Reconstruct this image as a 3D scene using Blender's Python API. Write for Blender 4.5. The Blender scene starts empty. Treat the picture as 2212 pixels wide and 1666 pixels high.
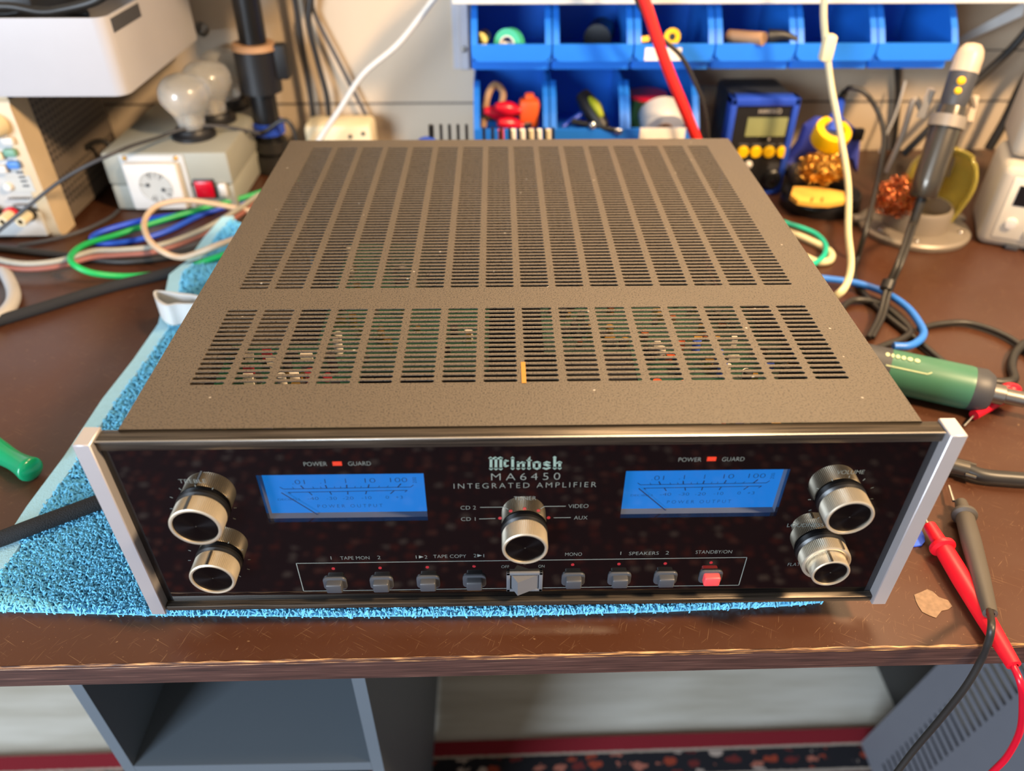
import bpy, bmesh, math, random
from mathutils import Vector, Matrix
rnd = random.Random(7)
S = bpy.context.scene
COL = S.collection
PI = math.pi
ZA = 0.76          # underside of the amplifier's front panel above the floor
ZT = 0.74          # bench top
YW = 0.812         # face of the back wall

# ------------------------------------------------------------------ camera
FPX = 1639.49
CAM = Vector((-0.0113, -0.2801, 0.3888 + ZA))
ROT = Matrix(((0.99984, 0.00979, -0.01500), (-0.01780, 0.61225, -0.79047), (0.00146, 0.79061, 0.61233)))
cd = bpy.data.cameras.new('camera')
cd.sensor_width = 36.0
cd.lens = 36.0 * FPX / 2212.0
cd.clip_start = 0.01
cd.dof.use_dof = True
cd.dof.focus_distance = 0.47
cd.dof.aperture_fstop = 4.8
cam = bpy.data.objects.new('camera', cd)
cam.matrix_world = Matrix.Translation(CAM) @ ROT.to_4x4()
COL.objects.link(cam)
S.camera = cam

# ------------------------------------------------------------------ light
S.view_settings.view_transform = 'Standard'
S.view_settings.look = 'None'
S.view_settings.gamma = 1.0
S.view_settings.use_curve_mapping = False
S.view_settings.exposure = 0.0
w = bpy.data.worlds.new('room_light')
S.world = w
w.use_nodes = True
w.node_tree.nodes['Background'].inputs[0].default_value = (0.78, 0.70, 0.60, 1)
w.node_tree.nodes['Background'].inputs[1].default_value = 0.50

def area(name, loc, tgt, size, energy, col, sy=None):
    l = bpy.data.lights.new(name, 'AREA')
    l.energy = energy
    l.color = col
    l.size = size
    if sy:
        l.shape = 'RECTANGLE'
        l.size_y = sy
    o = bpy.data.objects.new(name, l)
    o.location = loc
    o.rotation_euler = (Vector(tgt) - Vector(loc)).to_track_quat('-Z', 'Y').to_euler()
    COL.objects.link(o)
    return o
area('window_daylight', (-1.6, -2.0, 1.30), (0, 0.3, 0.5), 1.0, 125, (0.72, 0.85, 1.0), 1.2)
area('ceiling_lamp', (0.85, -0.25, ZT + 1.05), (-0.1, 0.4, ZT), 0.16, 44, (1.0, 0.68, 0.38))
area('rear_warm_light', (0.35, 0.55, ZT + 0.95), (0.15, 0.35, ZT), 0.5, 10, (1.0, 0.72, 0.42), 0.1)  # second warm area light, high over the back of the bench

# ------------------------------------------------------------------ pixel rays (2212 x 1666) to points in the room
def ray(u, v):
    return ROT @ Vector(((u - 1106) / FPX, -(v - 833) / FPX, -1))
def az(u, v, z):
    d = ray(u, v)
    return CAM + d * ((z - CAM.z) / d.z)
def ay(u, v, y):
    d = ray(u, v)
    return CAM + d * ((y - CAM.y) / d.y)
def tab(u, v, h=0.0):
    return az(u, v, ZT + h)

# ------------------------------------------------------------------ materials
def lin(c):
    if isinstance(c, str):
        c = tuple(int(c[i:i + 2], 16) / 255 for i in (0, 2, 4))
    return tuple(x / 12.92 if x <= 0.04045 else ((x + 0.055) / 1.055) ** 2.4 for x in c)
def mat(name, col, rough=0.5, metal=0.0, var=0.12, scale=40, bump=0.0, bscale=300, spec=0.5, trans=0.0, emit=None, estr=0.0, coat=0.0):
    m = bpy.data.materials.new(name)
    m.use_nodes = True
    nt = m.node_tree
    b = nt.nodes['Principled BSDF']
    L = nt.links.new
    tc = nt.nodes.new('ShaderNodeTexCoord')
    nz = nt.nodes.new('ShaderNodeTexNoise')
    nz.inputs['Scale'].default_value = scale
    nz.inputs['Detail'].default_value = 4
    L(tc.outputs['Object'], nz.inputs['Vector'])
    c = lin(col)
    mx = nt.nodes.new('ShaderNodeMixRGB')
    mx.inputs[1].default_value = tuple(x * (1 - var) for x in c) + (1,)
    mx.inputs[2].default_value = tuple(min(1, x * (1 + var)) for x in c) + (1,)
    L(nz.outputs['Fac'], mx.inputs[0])
    L(mx.outputs[0], b.inputs['Base Color'])
    b.inputs['Roughness'].default_value = rough
    b.inputs['Metallic'].default_value = metal
    b.inputs['Specular IOR Level'].default_value = spec
    b.inputs['Transmission Weight'].default_value = trans
    b.inputs['Coat Weight'].default_value = coat
    if emit:
        b.inputs['Emission Color'].default_value = lin(emit) + (1,)
        b.inputs['Emission Strength'].default_value = estr
    if bump:
        n2 = nt.nodes.new('ShaderNodeTexNoise')
        n2.inputs['Scale'].default_value = bscale
        n2.inputs['Detail'].default_value = 3
        L(tc.outputs['Object'], n2.inputs['Vector'])
        bp = nt.nodes.new('ShaderNodeBump')
        bp.inputs['Strength'].default_value = bump
        bp.inputs['Distance'].default_value = 0.001
        L(n2.outputs['Fac'], bp.inputs['Height'])
        L(bp.outputs[0], b.inputs['Normal'])
    return m
def nodes(m):
    return m.node_tree, m.node_tree.nodes, m.node_tree.links.new, m.node_tree.nodes['Principled BSDF']
def ramp(nt, stops, interp='LINEAR'):
    r = nt.nodes.new('ShaderNodeValToRGB')
    r.color_ramp.interpolation = interp
    e = r.color_ramp.elements
    while len(e) < len(stops):
        e.new(0.5)
    for k, (p, c) in enumerate(stops):
        e[k].position = p
        e[k].color = (lin(c) + (1,)) if isinstance(c, str) else (c, c, c, 1)
    return r

M = {}
def mk(k, *a, **kw):
    M[k] = mat(k, *a, **kw)
mk('black_plastic', '17171a', 0.45)
mk('black_satin', '101012', 0.35)
mk('black_rubber', '262422', 0.45)
mk('dark_grey', '3a3b40', 0.5)
mk('mid_grey', '5d6066', 0.5)
mk('button_grey', '3c3f45', 0.45)
mk('silver', 'c9c6bf', 0.32, 1.0, 0.05)
mk('silver_satin', 'c2bfc2', 0.45, 0.65, 0.05)
mk('chrome', 'dcdcdc', 0.12, 1.0, 0.02)
mk('knob_metal', 'd8cdb8', 0.38, 0.75, 0.04)
mk('steel', '8f8a84', 0.35, 1.0)
mk('white_plastic', 'd0cdc8', 0.4)
mk('tray_white', 'acabb0', 0.35, var=0.03)
mk('cream', 'd9c9a4', 0.5)
mk('beige', 'c9b391', 0.5)
mk('grey_box', '96968b', 0.5, var=0.04)
mk('panel_white', 'b9bab9', 0.45, var=0.03)
mk('red_gloss', 'c8102a', 0.3)
mk('red_cable', 'e0261f', 0.4)
mk('red_button', 'e0474b', 0.45)
mk('switch_red', 'c00022', 0.25)
mk('blue_plastic', '2276de', 0.38, var=0.06)
mk('deep_blue', '2448b4', 0.35)
mk('holder_blue', '4a55b8', 0.45)
mk('yellow', 'f0c000', 0.4)
mk('orange', 'e0591c', 0.5)
mk('sponge', 'eab24a', 0.9, bump=0.6, bscale=900)
mk('teal', '1fb79d', 0.45)
mk('green_cable', '12a455', 0.4)
mk('blue_cable', '1a4fcc', 0.4)
mk('sky_cable', '2f78dc', 0.4)
mk('beige_cable', 'c2a98e', 0.5)
mk('braid_grey', '99968b', 0.6, var=0.35, scale=900)
mk('braid_red', '8c564b', 0.6, var=0.35, scale=900)
mk('braid_black', '1a1a1c', 0.85, var=0.5, scale=1500, bump=0.8, bscale=1200)
mk('cream_cable', 'd9cfa6', 0.5)
mk('grey_cable', 'a9a7a6', 0.5)
mk('green_handle', '0d9a68', 0.22, trans=0.25)
mk('green_tool', '3c705a', 0.4)
mk('lime_print', 'b9c8a0', 0.5)
mk('brass', 'dcaa50', 0.3, 1.0)
mk('copper', 'd07a4a', 0.25, 1.0)
mk('wood_handle', 'a9825f', 0.6)
mk('mint', '3fb98a', 0.5)
mk('lcd', '8b9062', 0.3)
mk('dark_lcd', '15161a', 0.2)
mk('paper', 'efe6d6', 0.7)
mk('pcb', '0f4a34', 0.5)
mk('legend', '747c79', 0.5, var=0.02)
mk('logo', '78908a', 0.5, var=0.02)
mk('led_red', '8a1f28', 0.4, emit='a02028', estr=0.12)
mk('guard_red', 'b8321e', 0.4, emit='c83a22', estr=0.10)
mk('ink', '0a2a4c', 0.6, var=0.02)
mk('grey_cabinet', '5d666e', 0.55, var=0.06, scale=6)
mk('case_grey', '6a6c74', 0.5, var=0.04)
mk('towel_blue', '76c8ea', 0.95, var=0.18, scale=60)
mk('hem_blue', 'a2d0e0', 0.9, var=0.08, scale=200, bump=0.5, bscale=900)
mk('residue', '7c644e', 0.7, var=0.45, scale=300)
mk('yellow_sticker', 'a8701c', 0.5)
mk('pick_blue', '3b63d8', 0.3)
mk('button_green', '6c9a86', 0.5); mk('button_blue', '4a7fc8', 0.5); mk('grey_panel', 'b4b3ae', 0.5)
mk('bulb_cap', 'd8cfc0', 0.35)

# wrinkle-painted steel of the amplifier cover
M['cover'] = m = mat('cover', '51483d', 0.5, 0.0, 0.1, 12)
nt, N, L, B = nodes(m)
tc = N['Texture Coordinate']
nz = N.new('ShaderNodeTexNoise'); nz.inputs['Scale'].default_value = 1000; nz.inputs['Detail'].default_value = 2
L(tc.outputs['Object'], nz.inputs['Vector'])
r = ramp(nt, [(0.36, 0.35), (0.47, 1.0)])
L(nz.outputs['Fac'], r.inputs[0])
mu = N.new('ShaderNodeMixRGB'); mu.blend_type = 'MULTIPLY'; mu.inputs[0].default_value = 1
L(N['Mix (Legacy)'].outputs[0] if 'Mix (Legacy)' in N else [n for n in N if n.type == 'MIX_RGB' and n != mu][0].outputs[0], mu.inputs[1])
L(r.outputs[0], mu.inputs[2]); 
sp = N.new('ShaderNodeTexVoronoi'); sp.inputs['Scale'].default_value = 55
L(tc.outputs['Object'], sp.inputs['Vector'])
rs = ramp(nt, [(0.035, 1.0), (0.05, 0.0)])
L(sp.outputs['Distance'], rs.inputs[0])
m3 = N.new('ShaderNodeMixRGB'); m3.inputs[2].default_value = (0.5, 0.45, 0.38, 1)
sc = N.new('ShaderNodeMath'); sc.operation = 'MULTIPLY'; sc.inputs[1].default_value = 0.5
L(rs.outputs[0], sc.inputs[0]); L(sc.outputs[0], m3.inputs[0]); L(mu.outputs[0], m3.inputs[1])
L(m3.outputs[0], B.inputs['Base Color'])
bp = N.new('ShaderNodeBump'); bp.inputs['Strength'].default_value = 0.5; bp.inputs['Distance'].default_value = 0.0006
L(nz.outputs['Fac'], bp.inputs['Height']); L(bp.outputs[0], B.inputs['Normal'])

# glossy black glass
M['glass_black'] = mat('glass_black', '040405', 0.015, 0, 0.0, spec=0.95)
# clear meter pane
m = bpy.data.materials.new('clear_pane'); m.use_nodes = True; M['clear_pane'] = m
nt = m.node_tree; nt.nodes.remove(nt.nodes['Principled BSDF'])
tr = nt.nodes.new('ShaderNodeBsdfTransparent'); tr.inputs[0].default_value = (0.93, 0.96, 1, 1)
gl = nt.nodes.new('ShaderNodeBsdfGlossy'); gl.inputs['Roughness'].default_value = 0.015
fr = nt.nodes.new('ShaderNodeFresnel'); fr.inputs[0].default_value = 1.6
ms = nt.nodes.new('ShaderNodeMixShader')
ge = nt.nodes.new('ShaderNodeNewGeometry')
sb = nt.nodes.new('ShaderNodeMath'); sb.operation = 'SUBTRACT'; sb.inputs[0].default_value = 1.0
nt.links.new(ge.outputs['Backfacing'], sb.inputs[1])
mf = nt.nodes.new('ShaderNodeMath'); mf.operation = 'MULTIPLY'
nt.links.new(fr.outputs[0], mf.inputs[0]); nt.links.new(sb.outputs[0], mf.inputs[1])
nt.links.new(mf.outputs[0], ms.inputs[0]); nt.links.new(tr.outputs[0], ms.inputs[1]); nt.links.new(gl.outputs[0], ms.inputs[2])
nt.links.new(ms.outputs[0], nt.nodes['Material Output'].inputs[0])
# frosted bulb glass
M['bulb_glass'] = mat('bulb_glass', 'f1efe9', 0.25, 0, 0.03, trans=0.76, coat=0.5)
M['jar_glass'] = mat('jar_glass', 'dccb62', 0.10, 0, 0.05, trans=0.72)
M['meter_blue'] = mat('meter_blue', '042c58', 0.6, 0, 0.04, 20, emit='0080d6', estr=0.80)
# brushed black aluminium
M['brushed_black'] = m = mat('brushed_black', '1d1b1a', 0.36, 0.7, 0.1)
nt, N, L, B = nodes(m)
mp = N.new('ShaderNodeMapping'); mp.inputs['Scale'].default_value = (20, 2500, 2500)
L(N['Texture Coordinate'].outputs['Object'], mp.inputs[0])
nz = N.new('ShaderNodeTexNoise'); nz.inputs['Scale'].default_value = 1; nz.inputs['Detail'].default_value = 3
L(mp.outputs[0], nz.inputs['Vector'])
r = ramp(nt, [(0.35, '1c1917'), (0.62, '5f564c')]); L(nz.outputs['Fac'], r.inputs[0]); L(r.outputs[0], B.inputs['Base Color'])
# scratched brown bench laminate
M['bench'] = m = mat('bench', '452819', 0.34, 0, 0.2, 9, spec=0.5)
nt, N, L, B = nodes(m)
tcO = N['Texture Coordinate'].outputs['Object']
base = [n for n in N if n.type == 'MIX_RGB'][0]
def scratch(rot, scl, thr, lo):
    mr = N.new('ShaderNodeMapping'); mr.inputs['Rotation'].default_value = (0, 0, rot)
    mp = N.new('ShaderNodeMapping'); mp.inputs['Scale'].default_value = scl
    L(tcO, mr.inputs[0]); L(mr.outputs[0], mp.inputs[0])
    v = N.new('ShaderNodeTexNoise'); v.inputs['Scale'].default_value = 1; v.inputs['Detail'].default_value = 1
    L(mp.outputs[0], v.inputs['Vector'])
    r = ramp(nt, [(thr, 0.0), (thr + 0.05, lo)]); L(v.outputs['Fac'], r.inputs[0])
    return r.outputs[0]
def add(a, b):
    x = N.new('ShaderNodeMath'); x.operation = 'ADD'; x.use_clamp = True
    L(a, x.inputs[0]); L(b, x.inputs[1]); return x.outputs[0]
f = add(scratch(0.5, (45, 1500, 1), 0.715, 0.4), scratch(-0.7, (70, 1700, 1), 0.72, 0.4))
f = add(f, scratch(1.9, (70, 1400, 1), 0.72, 0.35))
f = add(f, scratch(0.0, (700, 700, 1), 0.745, 0.6))
f = add(f, scratch(0.3, (260, 260, 1), 0.775, 0.7))
mx = N.new('ShaderNodeMixRGB'); mx.inputs[2].default_value = lin('86684c') + (1,)
L(f, mx.inputs[0]); L(base.outputs[0], mx.inputs[1]); L(mx.outputs[0], B.inputs['Base Color'])
nr = N.new('ShaderNodeTexNoise'); nr.inputs['Scale'].default_value = 14; nr.inputs['Detail'].default_value = 5
L(tcO, nr.inputs['Vector'])
r = ramp(nt, [(0.3, 0.27), (0.7, 0.46)]); L(nr.outputs['Fac'], r.inputs[0]); L(r.outputs[0], B.inputs['Roughness'])
# worn bench edge
M['worn_edge'] = m = mat('worn_edge', '6e4526', 0.5, 0, 0.3)
nt, N, L, B = nodes(m)
mp = N.new('ShaderNodeMapping'); mp.inputs['Scale'].default_value = (60, 900, 900); L(N['Texture Coordinate'].outputs['Object'], mp.inputs[0])
nz = N.new('ShaderNodeTexNoise'); nz.inputs['Scale'].default_value = 1; nz.inputs['Detail'].default_value = 5; L(mp.outputs[0], nz.inputs['Vector'])
r = ramp(nt, [(0.42, '3a2014'), (0.55, '8a6238'), (0.70, 'c8a06a')]); L(nz.outputs['Fac'], r.inputs[0]); L(r.outputs[0], B.inputs['Base Color'])
# bench front edge, dark stained wood
M['bench_edge'] = m = mat('bench_edge', '3a2420', 0.6, 0, 0.2)
nt, N, L, B = nodes(m)
mp = N.new('ShaderNodeMapping'); mp.inputs['Scale'].default_value = (25, 400, 700); L(N['Texture Coordinate'].outputs['Object'], mp.inputs[0])
nz = N.new('ShaderNodeTexNoise'); nz.inputs['Scale'].default_value = 1; nz.inputs['Detail'].default_value = 6; L(mp.outputs[0], nz.inputs['Vector'])
r = ramp(nt, [(0.3, '2a1815'), (0.6, '4a302a'), (0.78, '6d5248')]); L(nz.outputs['Fac'], r.inputs[0]); L(r.outputs[0], B.inputs['Base Color'])
# painted wall
M['wall'] = mat('wall', 'c0ae96', 0.55, 0, 0.03, 8, bump=0.25, bscale=700)
M['wall_seam'] = mat('wall_seam', '6d6359', 0.8)
# pale limed floor boards
M['floor'] = m = mat('floor', 'b9b7ad', 0.5, 0, 0.08, 3)
nt, N, L, B = nodes(m)
mp = N.new('ShaderNodeMapping'); mp.inputs['Scale'].default_value = (3, 26, 1); L(N['Texture Coordinate'].outputs['Object'], mp.inputs[0])
nz = N.new('ShaderNodeTexNoise'); nz.inputs['Scale'].default_value = 1.5; nz.inputs['Detail'].default_value = 6; L(mp.outputs[0], nz.inputs['Vector'])
r = ramp(nt, [(0.3, 'c4bfb0'), (0.6, 'dedbd0'), (0.8, 'e8e6dc')]); L(nz.outputs['Fac'], r.inputs[0])
vk = N.new('ShaderNodeTexVoronoi'); vk.inputs['Scale'].default_value = 7
mp2 = N.new('ShaderNodeMapping'); mp2.inputs['Scale'].default_value = (1, 1.6, 1); L(N['Texture Coordinate'].outputs['Object'], mp2.inputs[0]); L(mp2.outputs[0], vk.inputs['Vector'])
rk = ramp(nt, [(0.02, 0.55), (0.10, 0.0)]); L(vk.outputs['Distance'], rk.inputs[0])
mx = N.new('ShaderNodeMixRGB'); mx.inputs[2].default_value = lin('6d675c') + (1,)
L(rk.outputs[0], mx.inputs[0]); L(r.outputs[0], mx.inputs[1]); L(mx.outputs[0], B.inputs['Base Color'])
# bordered oriental rug; object y runs away from the edge under the bench, towards the viewer negative
M['rug'] = m = mat('rug', '6b1a20', 0.95, 0, 0.2, bump=0.6, bscale=600)
nt, N, L, B = nodes(m)
tcO = N['Texture Coordinate'].outputs['Object']
sx = N.new('ShaderNodeSeparateXYZ'); L(tcO, sx.inputs[0])
md = N.new('ShaderNodeMath'); md.operation = 'MULTIPLY_ADD'; md.inputs[1].default_value = -10; md.inputs[2].default_value = 0
nj = N.new('ShaderNodeTexNoise'); nj.inputs['Scale'].default_value = 220; L(tcO, nj.inputs['Vector'])
jj = N.new('ShaderNodeMath'); jj.operation = 'MULTIPLY_ADD'; jj.inputs[1].default_value = 0.003; L(nj.outputs['Fac'], jj.inputs[0]); L(sx.outputs['Y'], jj.inputs[2])
L(jj.outputs[0], md.inputs[0])
bands = ramp(nt, [(0.0, '8a1a28'), (0.21, 'b5a596'), (0.25, '17171f'), (0.58, 'a89c90'), (0.63, '4a2022'), (0.9, '341317')], 'CONSTANT')
L(md.outputs[0], bands.inputs[0])
# flowers and leaves along the dark border
wv = N.new('ShaderNodeMapping'); wv.inputs['Scale'].default_value = (34, 60, 1); L(tcO, wv.inputs[0])
vo = N.new('ShaderNodeTexVoronoi'); vo.inputs['Scale'].default_value = 1; vo.inputs['Randomness'].default_value = 0.55; L(wv.outputs[0], vo.inputs['Vector'])
wn = N.new('ShaderNodeTexNoise'); wn.inputs['Scale'].default_value = 160; wn.inputs['Detail'].default_value = 3; L(tcO, wn.inputs['Vector'])
ad = N.new('ShaderNodeMath'); ad.operation = 'MULTIPLY_ADD'; ad.inputs[1].default_value = 0.7; L(wn.outputs['Fac'], ad.inputs[0]); L(vo.outputs['Distance'], ad.inputs[2])
fl = ramp(nt, [(0.68, 1.0), (0.74, 0.0)]); L(ad.outputs[0], fl.inputs[0])
hs = N.new('ShaderNodeSeparateXYZ'); L(vo.outputs['Color'], hs.inputs[0])
fc = ramp(nt, [(0.0, '9a3d26'), (0.35, '6d2422'), (0.6, 'b06a58'), (0.8, 'b9a79c')], 'CONSTANT'); L(hs.outputs[0], fc.inputs[0])
inb = ramp(nt, [(0.0, 0.0), (0.26, 1.0), (0.57, 0.0), (0.64, 0.35)], 'CONSTANT'); L(md.outputs[0], inb.inputs[0])
ml = N.new('ShaderNodeMath'); ml.operation = 'MULTIPLY'; L(fl.outputs[0], ml.inputs[0]); L(inb.outputs[0], ml.inputs[1])
mx = N.new('ShaderNodeMixRGB'); L(ml.outputs[0], mx.inputs[0]); L(bands.outputs[0], mx.inputs[1]); L(fc.outputs[0], mx.inputs[2])
L(mx.outputs[0], B.inputs['Base Color'])

# ------------------------------------------------------------------ geometry collector
class G:
    def __init__(s, smooth=False):
        s.v = []; s.f = []; s.m = []; s.s = []; s.mi = 0; s.sm = smooth
    def add(s, vs, fs, smooth=None, T=None):
        o = len(s.v)
        for p in vs:
            p = Vector(p)
            s.v.append(T @ p if T else p)
        for f in fs:
            s.f.append([i + o for i in f]); s.m.append(s.mi); s.s.append(s.sm if smooth is None else smooth)
        return s
    def box(s, x0, x1, y0, y1, z0, z1, bev=0.0, T=None, seg=2, smooth=None):
        if bev:
            b = bmesh.new()
            bmesh.ops.create_cube(b, size=1)
            for q in b.verts:
                q.co = Vector(((x0 + x1) / 2 + q.co.x * (x1 - x0), (y0 + y1) / 2 + q.co.y * (y1 - y0), (z0 + z1) / 2 + q.co.z * (z1 - z0)))
            bmesh.ops.bevel(b, geom=b.edges[:], offset=bev, segments=seg, affect='EDGES', profile=0.5)
            b.verts.index_update()
            s.add([q.co.copy() for q in b.verts], [[q.index for q in f.verts] for f in b.faces], True if smooth is None else smooth, T)
            b.free()
            return s
        vs = [(x, y, z) for z in (z0, z1) for y in (y0, y1) for x in (x0, x1)]
        return s.add(vs, [(0, 2, 3, 1), (4, 5, 7, 6), (0, 1, 5, 4), (2, 6, 7, 3), (0, 4, 6, 2), (1, 3, 7, 5)], False, T)
    def lathe(s, prof, n=32, T=None, smooth=True, ripple=None):
        vs = []; fs = []
        for k in range(n):
            a = 2 * PI * k / n
            for j, (r, z) in enumerate(prof):
                rr = r * (1 - (ripple[1] if ripple and ripple[0][0] <= j <= ripple[0][1] and k % 2 else 0)) if r else 0
                vs.append((rr * math.cos(a), rr * math.sin(a), z))
        m = len(prof)
        for k in range(n):
            for j in range(m - 1):
                a, b = k * m + j, ((k + 1) % n) * m + j
                if prof[j][0] < 1e-9:
                    fs.append((a, b + 1, a + 1))
                elif prof[j + 1][0] < 1e-9:
                    fs.append((a, b, a + 1))
                else:
                    fs.append((a, b, b + 1, a + 1))
        return s.add(vs, fs, smooth, T)
    def cyl(s, p0, p1, r0, r1=None, n=20, cap=True, smooth=True):
        p0 = Vector(p0); p1 = Vector(p1); r1 = r0 if r1 is None else r1
        T = Matrix.Translation(p0) @ (p1 - p0).to_track_quat('Z', 'Y').to_matrix().to_4x4()
        h = (p1 - p0).length
        vs = [(r0 * math.cos(2 * PI * k / n), r0 * math.sin(2 * PI * k / n), 0) for k in range(n)] + [(r1 * math.cos(2 * PI * k / n), r1 * math.sin(2 * PI * k / n), h) for k in range(n)]
        s.add(vs, [(k, (k + 1) % n, n + (k + 1) % n, n + k) for k in range(n)], smooth, T)
        if cap:
            s.add(vs, [list(range(n))[::-1], list(range(n, 2 * n))], False, T)
        return s
    def tube(s, pts, r, n=10, sub=8, closed=False, cap=True, flat=None):
        P = spline([Vector(p) for p in pts], sub, closed)
        rr = r if callable(r) else (lambda t: r)
        K = len(P)
        up = Vector((0, 0, 1)); rings = []
        prevn = None
        for i in range(K):
            t = (P[(i + 1) % K] - P[i - 1]) if closed else (P[min(i + 1, K - 1)] - P[max(i - 1, 0)])
            if t.length < 1e-9:
                t = Vector((1, 0, 0))
            t.normalize()
            nrm = (prevn - t * prevn.dot(t)) if prevn else (up - t * up.dot(t))
            if nrm.length < 1e-3:
                nrm = Vector((1, 0, 0)) - t * t.x
                if nrm.length < 1e-3:
                    nrm = Vector((0, 1, 0)) - t * t.y
            nrm.normalize(); prevn = nrm
            bn = t.cross(nrm)
            q = rr(i / max(1, K - 1))
            rings.append([P[i] + (nrm * math.cos(2 * PI * k / n) * (flat or 1) + bn * math.sin(2 * PI * k / n)) * q for k in range(n)])
        vs = [p for ring in rings for p in ring]
        fs = []
        for i in range(K if closed else K - 1):
            a, b = i * n, ((i + 1) % K) * n
            for k in range(n):
                fs.append((a + k, a + (k + 1) % n, b + (k + 1) % n, b + k))
        if cap and not closed:
            fs.append(list(range(n))[::-1]); fs.append([(K - 1) * n + k for k in range(n)])
        return s.add(vs, fs, True)
    def prism(s, pts, h, T=None, bev=0.0, smooth=False):
        """outline pts (x, y), extruded from z=0 to z=h"""
        if bev:
            b = bmesh.new()
            vv = [b.verts.new((x, y, 0)) for x, y in pts]
            f = b.faces.new(vv)
            e = bmesh.ops.extrude_face_region(b, geom=[f])
            for q in e['geom']:
                if isinstance(q, bmesh.types.BMVert):
                    q.co.z += h
            bmesh.ops.recalc_face_normals(b, faces=b.faces[:])
            ed = [x for x in b.edges if all(abs(q.co.z - h) < 1e-7 for q in x.verts)]
            bmesh.ops.bevel(b, geom=ed, offset=bev, segments=2, affect='EDGES', profile=0.5)
            b.verts.index_update()
            s.add([q.co.copy() for q in b.verts], [[q.index for q in f.verts] for f in b.faces], smooth, T)
            b.free(); return s
        n = len(pts)
        vs = [(x, y, 0) for x, y in pts] + [(x, y, h) for x, y in pts]
        return s.add(vs, [list(range(n))[::-1], list(range(n, 2 * n))] + [(k, (k + 1) % n, n + (k + 1) % n, n + k) for k in range(n)], smooth, T)
    def sphere(s, c, r, n=20, m=12, sc=(1, 1, 1)):
        prof = [(r * math.sin(PI * j / m) if 0 < j < m else 0, -r * math.cos(PI * j / m)) for j in range(m + 1)]
        T = Matrix.Translation(Vector(c)) @ Matrix.Diagonal((*sc, 1))
        return s.lathe(prof, n, T)

def spline(P, sub, closed=False):
    n = len(P)
    if n < 3 or sub <= 1:
        return P
    out = []
    for i in range(n if closed else n - 1):
        p0 = P[i - 1] if (closed or i > 0) else P[0] * 2 - P[1]
        p1, p2 = P[i], P[(i + 1) % n]
        p3 = P[(i + 2) % n] if (closed or i + 2 < n) else P[-1] * 2 - P[-2]
        for k in range(sub):
            t = k / sub
            out.append(0.5 * (2 * p1 + (p2 - p0) * t + (2 * p0 - 5 * p1 + 4 * p2 - p3) * t * t + (3 * p1 - p0 - 3 * p2 + p3) * t ** 3))
    if not closed:
        out.append(P[-1])
    return out
def rrect(x0, x1, y0, y1, r, n=5):
    out = []
    for cx, cy, a in ((x1 - r, y1 - r, 0), (x0 + r, y1 - r, 90), (x0 + r, y0 + r, 180), (x1 - r, y0 + r, 270)):
        for k in range(n + 1):
            t = math.radians(a + 90 * k / n)
            out.append((cx + r * math.cos(t), cy + r * math.sin(t)))
    return out
YF = Matrix(((1, 0, 0, 0), (0, 0, -1, 0), (0, 1, 0, 0), (0, 0, 0, 1)))   # outline (x, y) -> (x, z), extruded towards -y
def front(y):
    return Matrix.Translation((0, y, 0)) @ YF
def axis(p, d, up='Y'):
    return Matrix.Translation(Vector(p)) @ Vector(d).to_track_quat('Z', up).to_matrix().to_4x4()

def obj(name, g, mats, parent=None):
    me = bpy.data.meshes.new(name)
    me.from_pydata([tuple(p) for p in g.v], [], g.f)
    if not isinstance(mats, (list, tuple)):
        mats = [mats]
    for k in mats:
        me.materials.append(M[k])
    me.polygons.foreach_set('material_index', g.m)
    me.polygons.foreach_set('use_smooth', g.s)
    b = bmesh.new(); b.from_mesh(me)
    if len(b.verts) < 60000:
        bmesh.ops.recalc_face_normals(b, faces=b.faces[:])
    b.to_mesh(me); b.free()
    me.update()
    if hasattr(me, 'set_sharp_from_angle'):
        me.set_sharp_from_angle(angle=math.radians(40))
    o = bpy.data.objects.new(name, me)
    COL.objects.link(o)
    if parent:
        o.parent = parent
    return o
def thing(name, label, cat, loc=(0, 0, 0), rz=0.0, group=None, rot=None):
    o = bpy.data.objects.new(name, None)
    o.empty_display_size = 0.02
    o.location = loc
    o.rotation_euler = rot or (0, 0, rz)
    COL.objects.link(o)
    return tag(o, label, cat, group)
def tag(o, label, cat, group=None):
    o['label'] = label; o['category'] = cat
    if group:
        o['group'] = group
    return o
def solo(name, g, mats, label, cat, group=None):
    """a thing that is one mesh, in room coordinates, its origin moved to its own base"""
    x = sum(p.x for p in g.v) / len(g.v); y = sum(p.y for p in g.v) / len(g.v); z = min(p.z for p in g.v)
    c = Vector((x, y, z))
    g.v = [p - c for p in g.v]
    o = obj(name, g, mats)
    o.location = c
    return tag(o, label, cat, group)
def struct(name, g, mats):
    o = obj(name, g, mats); o['kind'] = 'structure'; return o
def copy_tree(o, parent=None):
    c = o.copy(); COL.objects.link(c)
    if parent:
        c.parent = parent
    for ch in list(o.children):
        copy_tree(ch, c)
    return c

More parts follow.
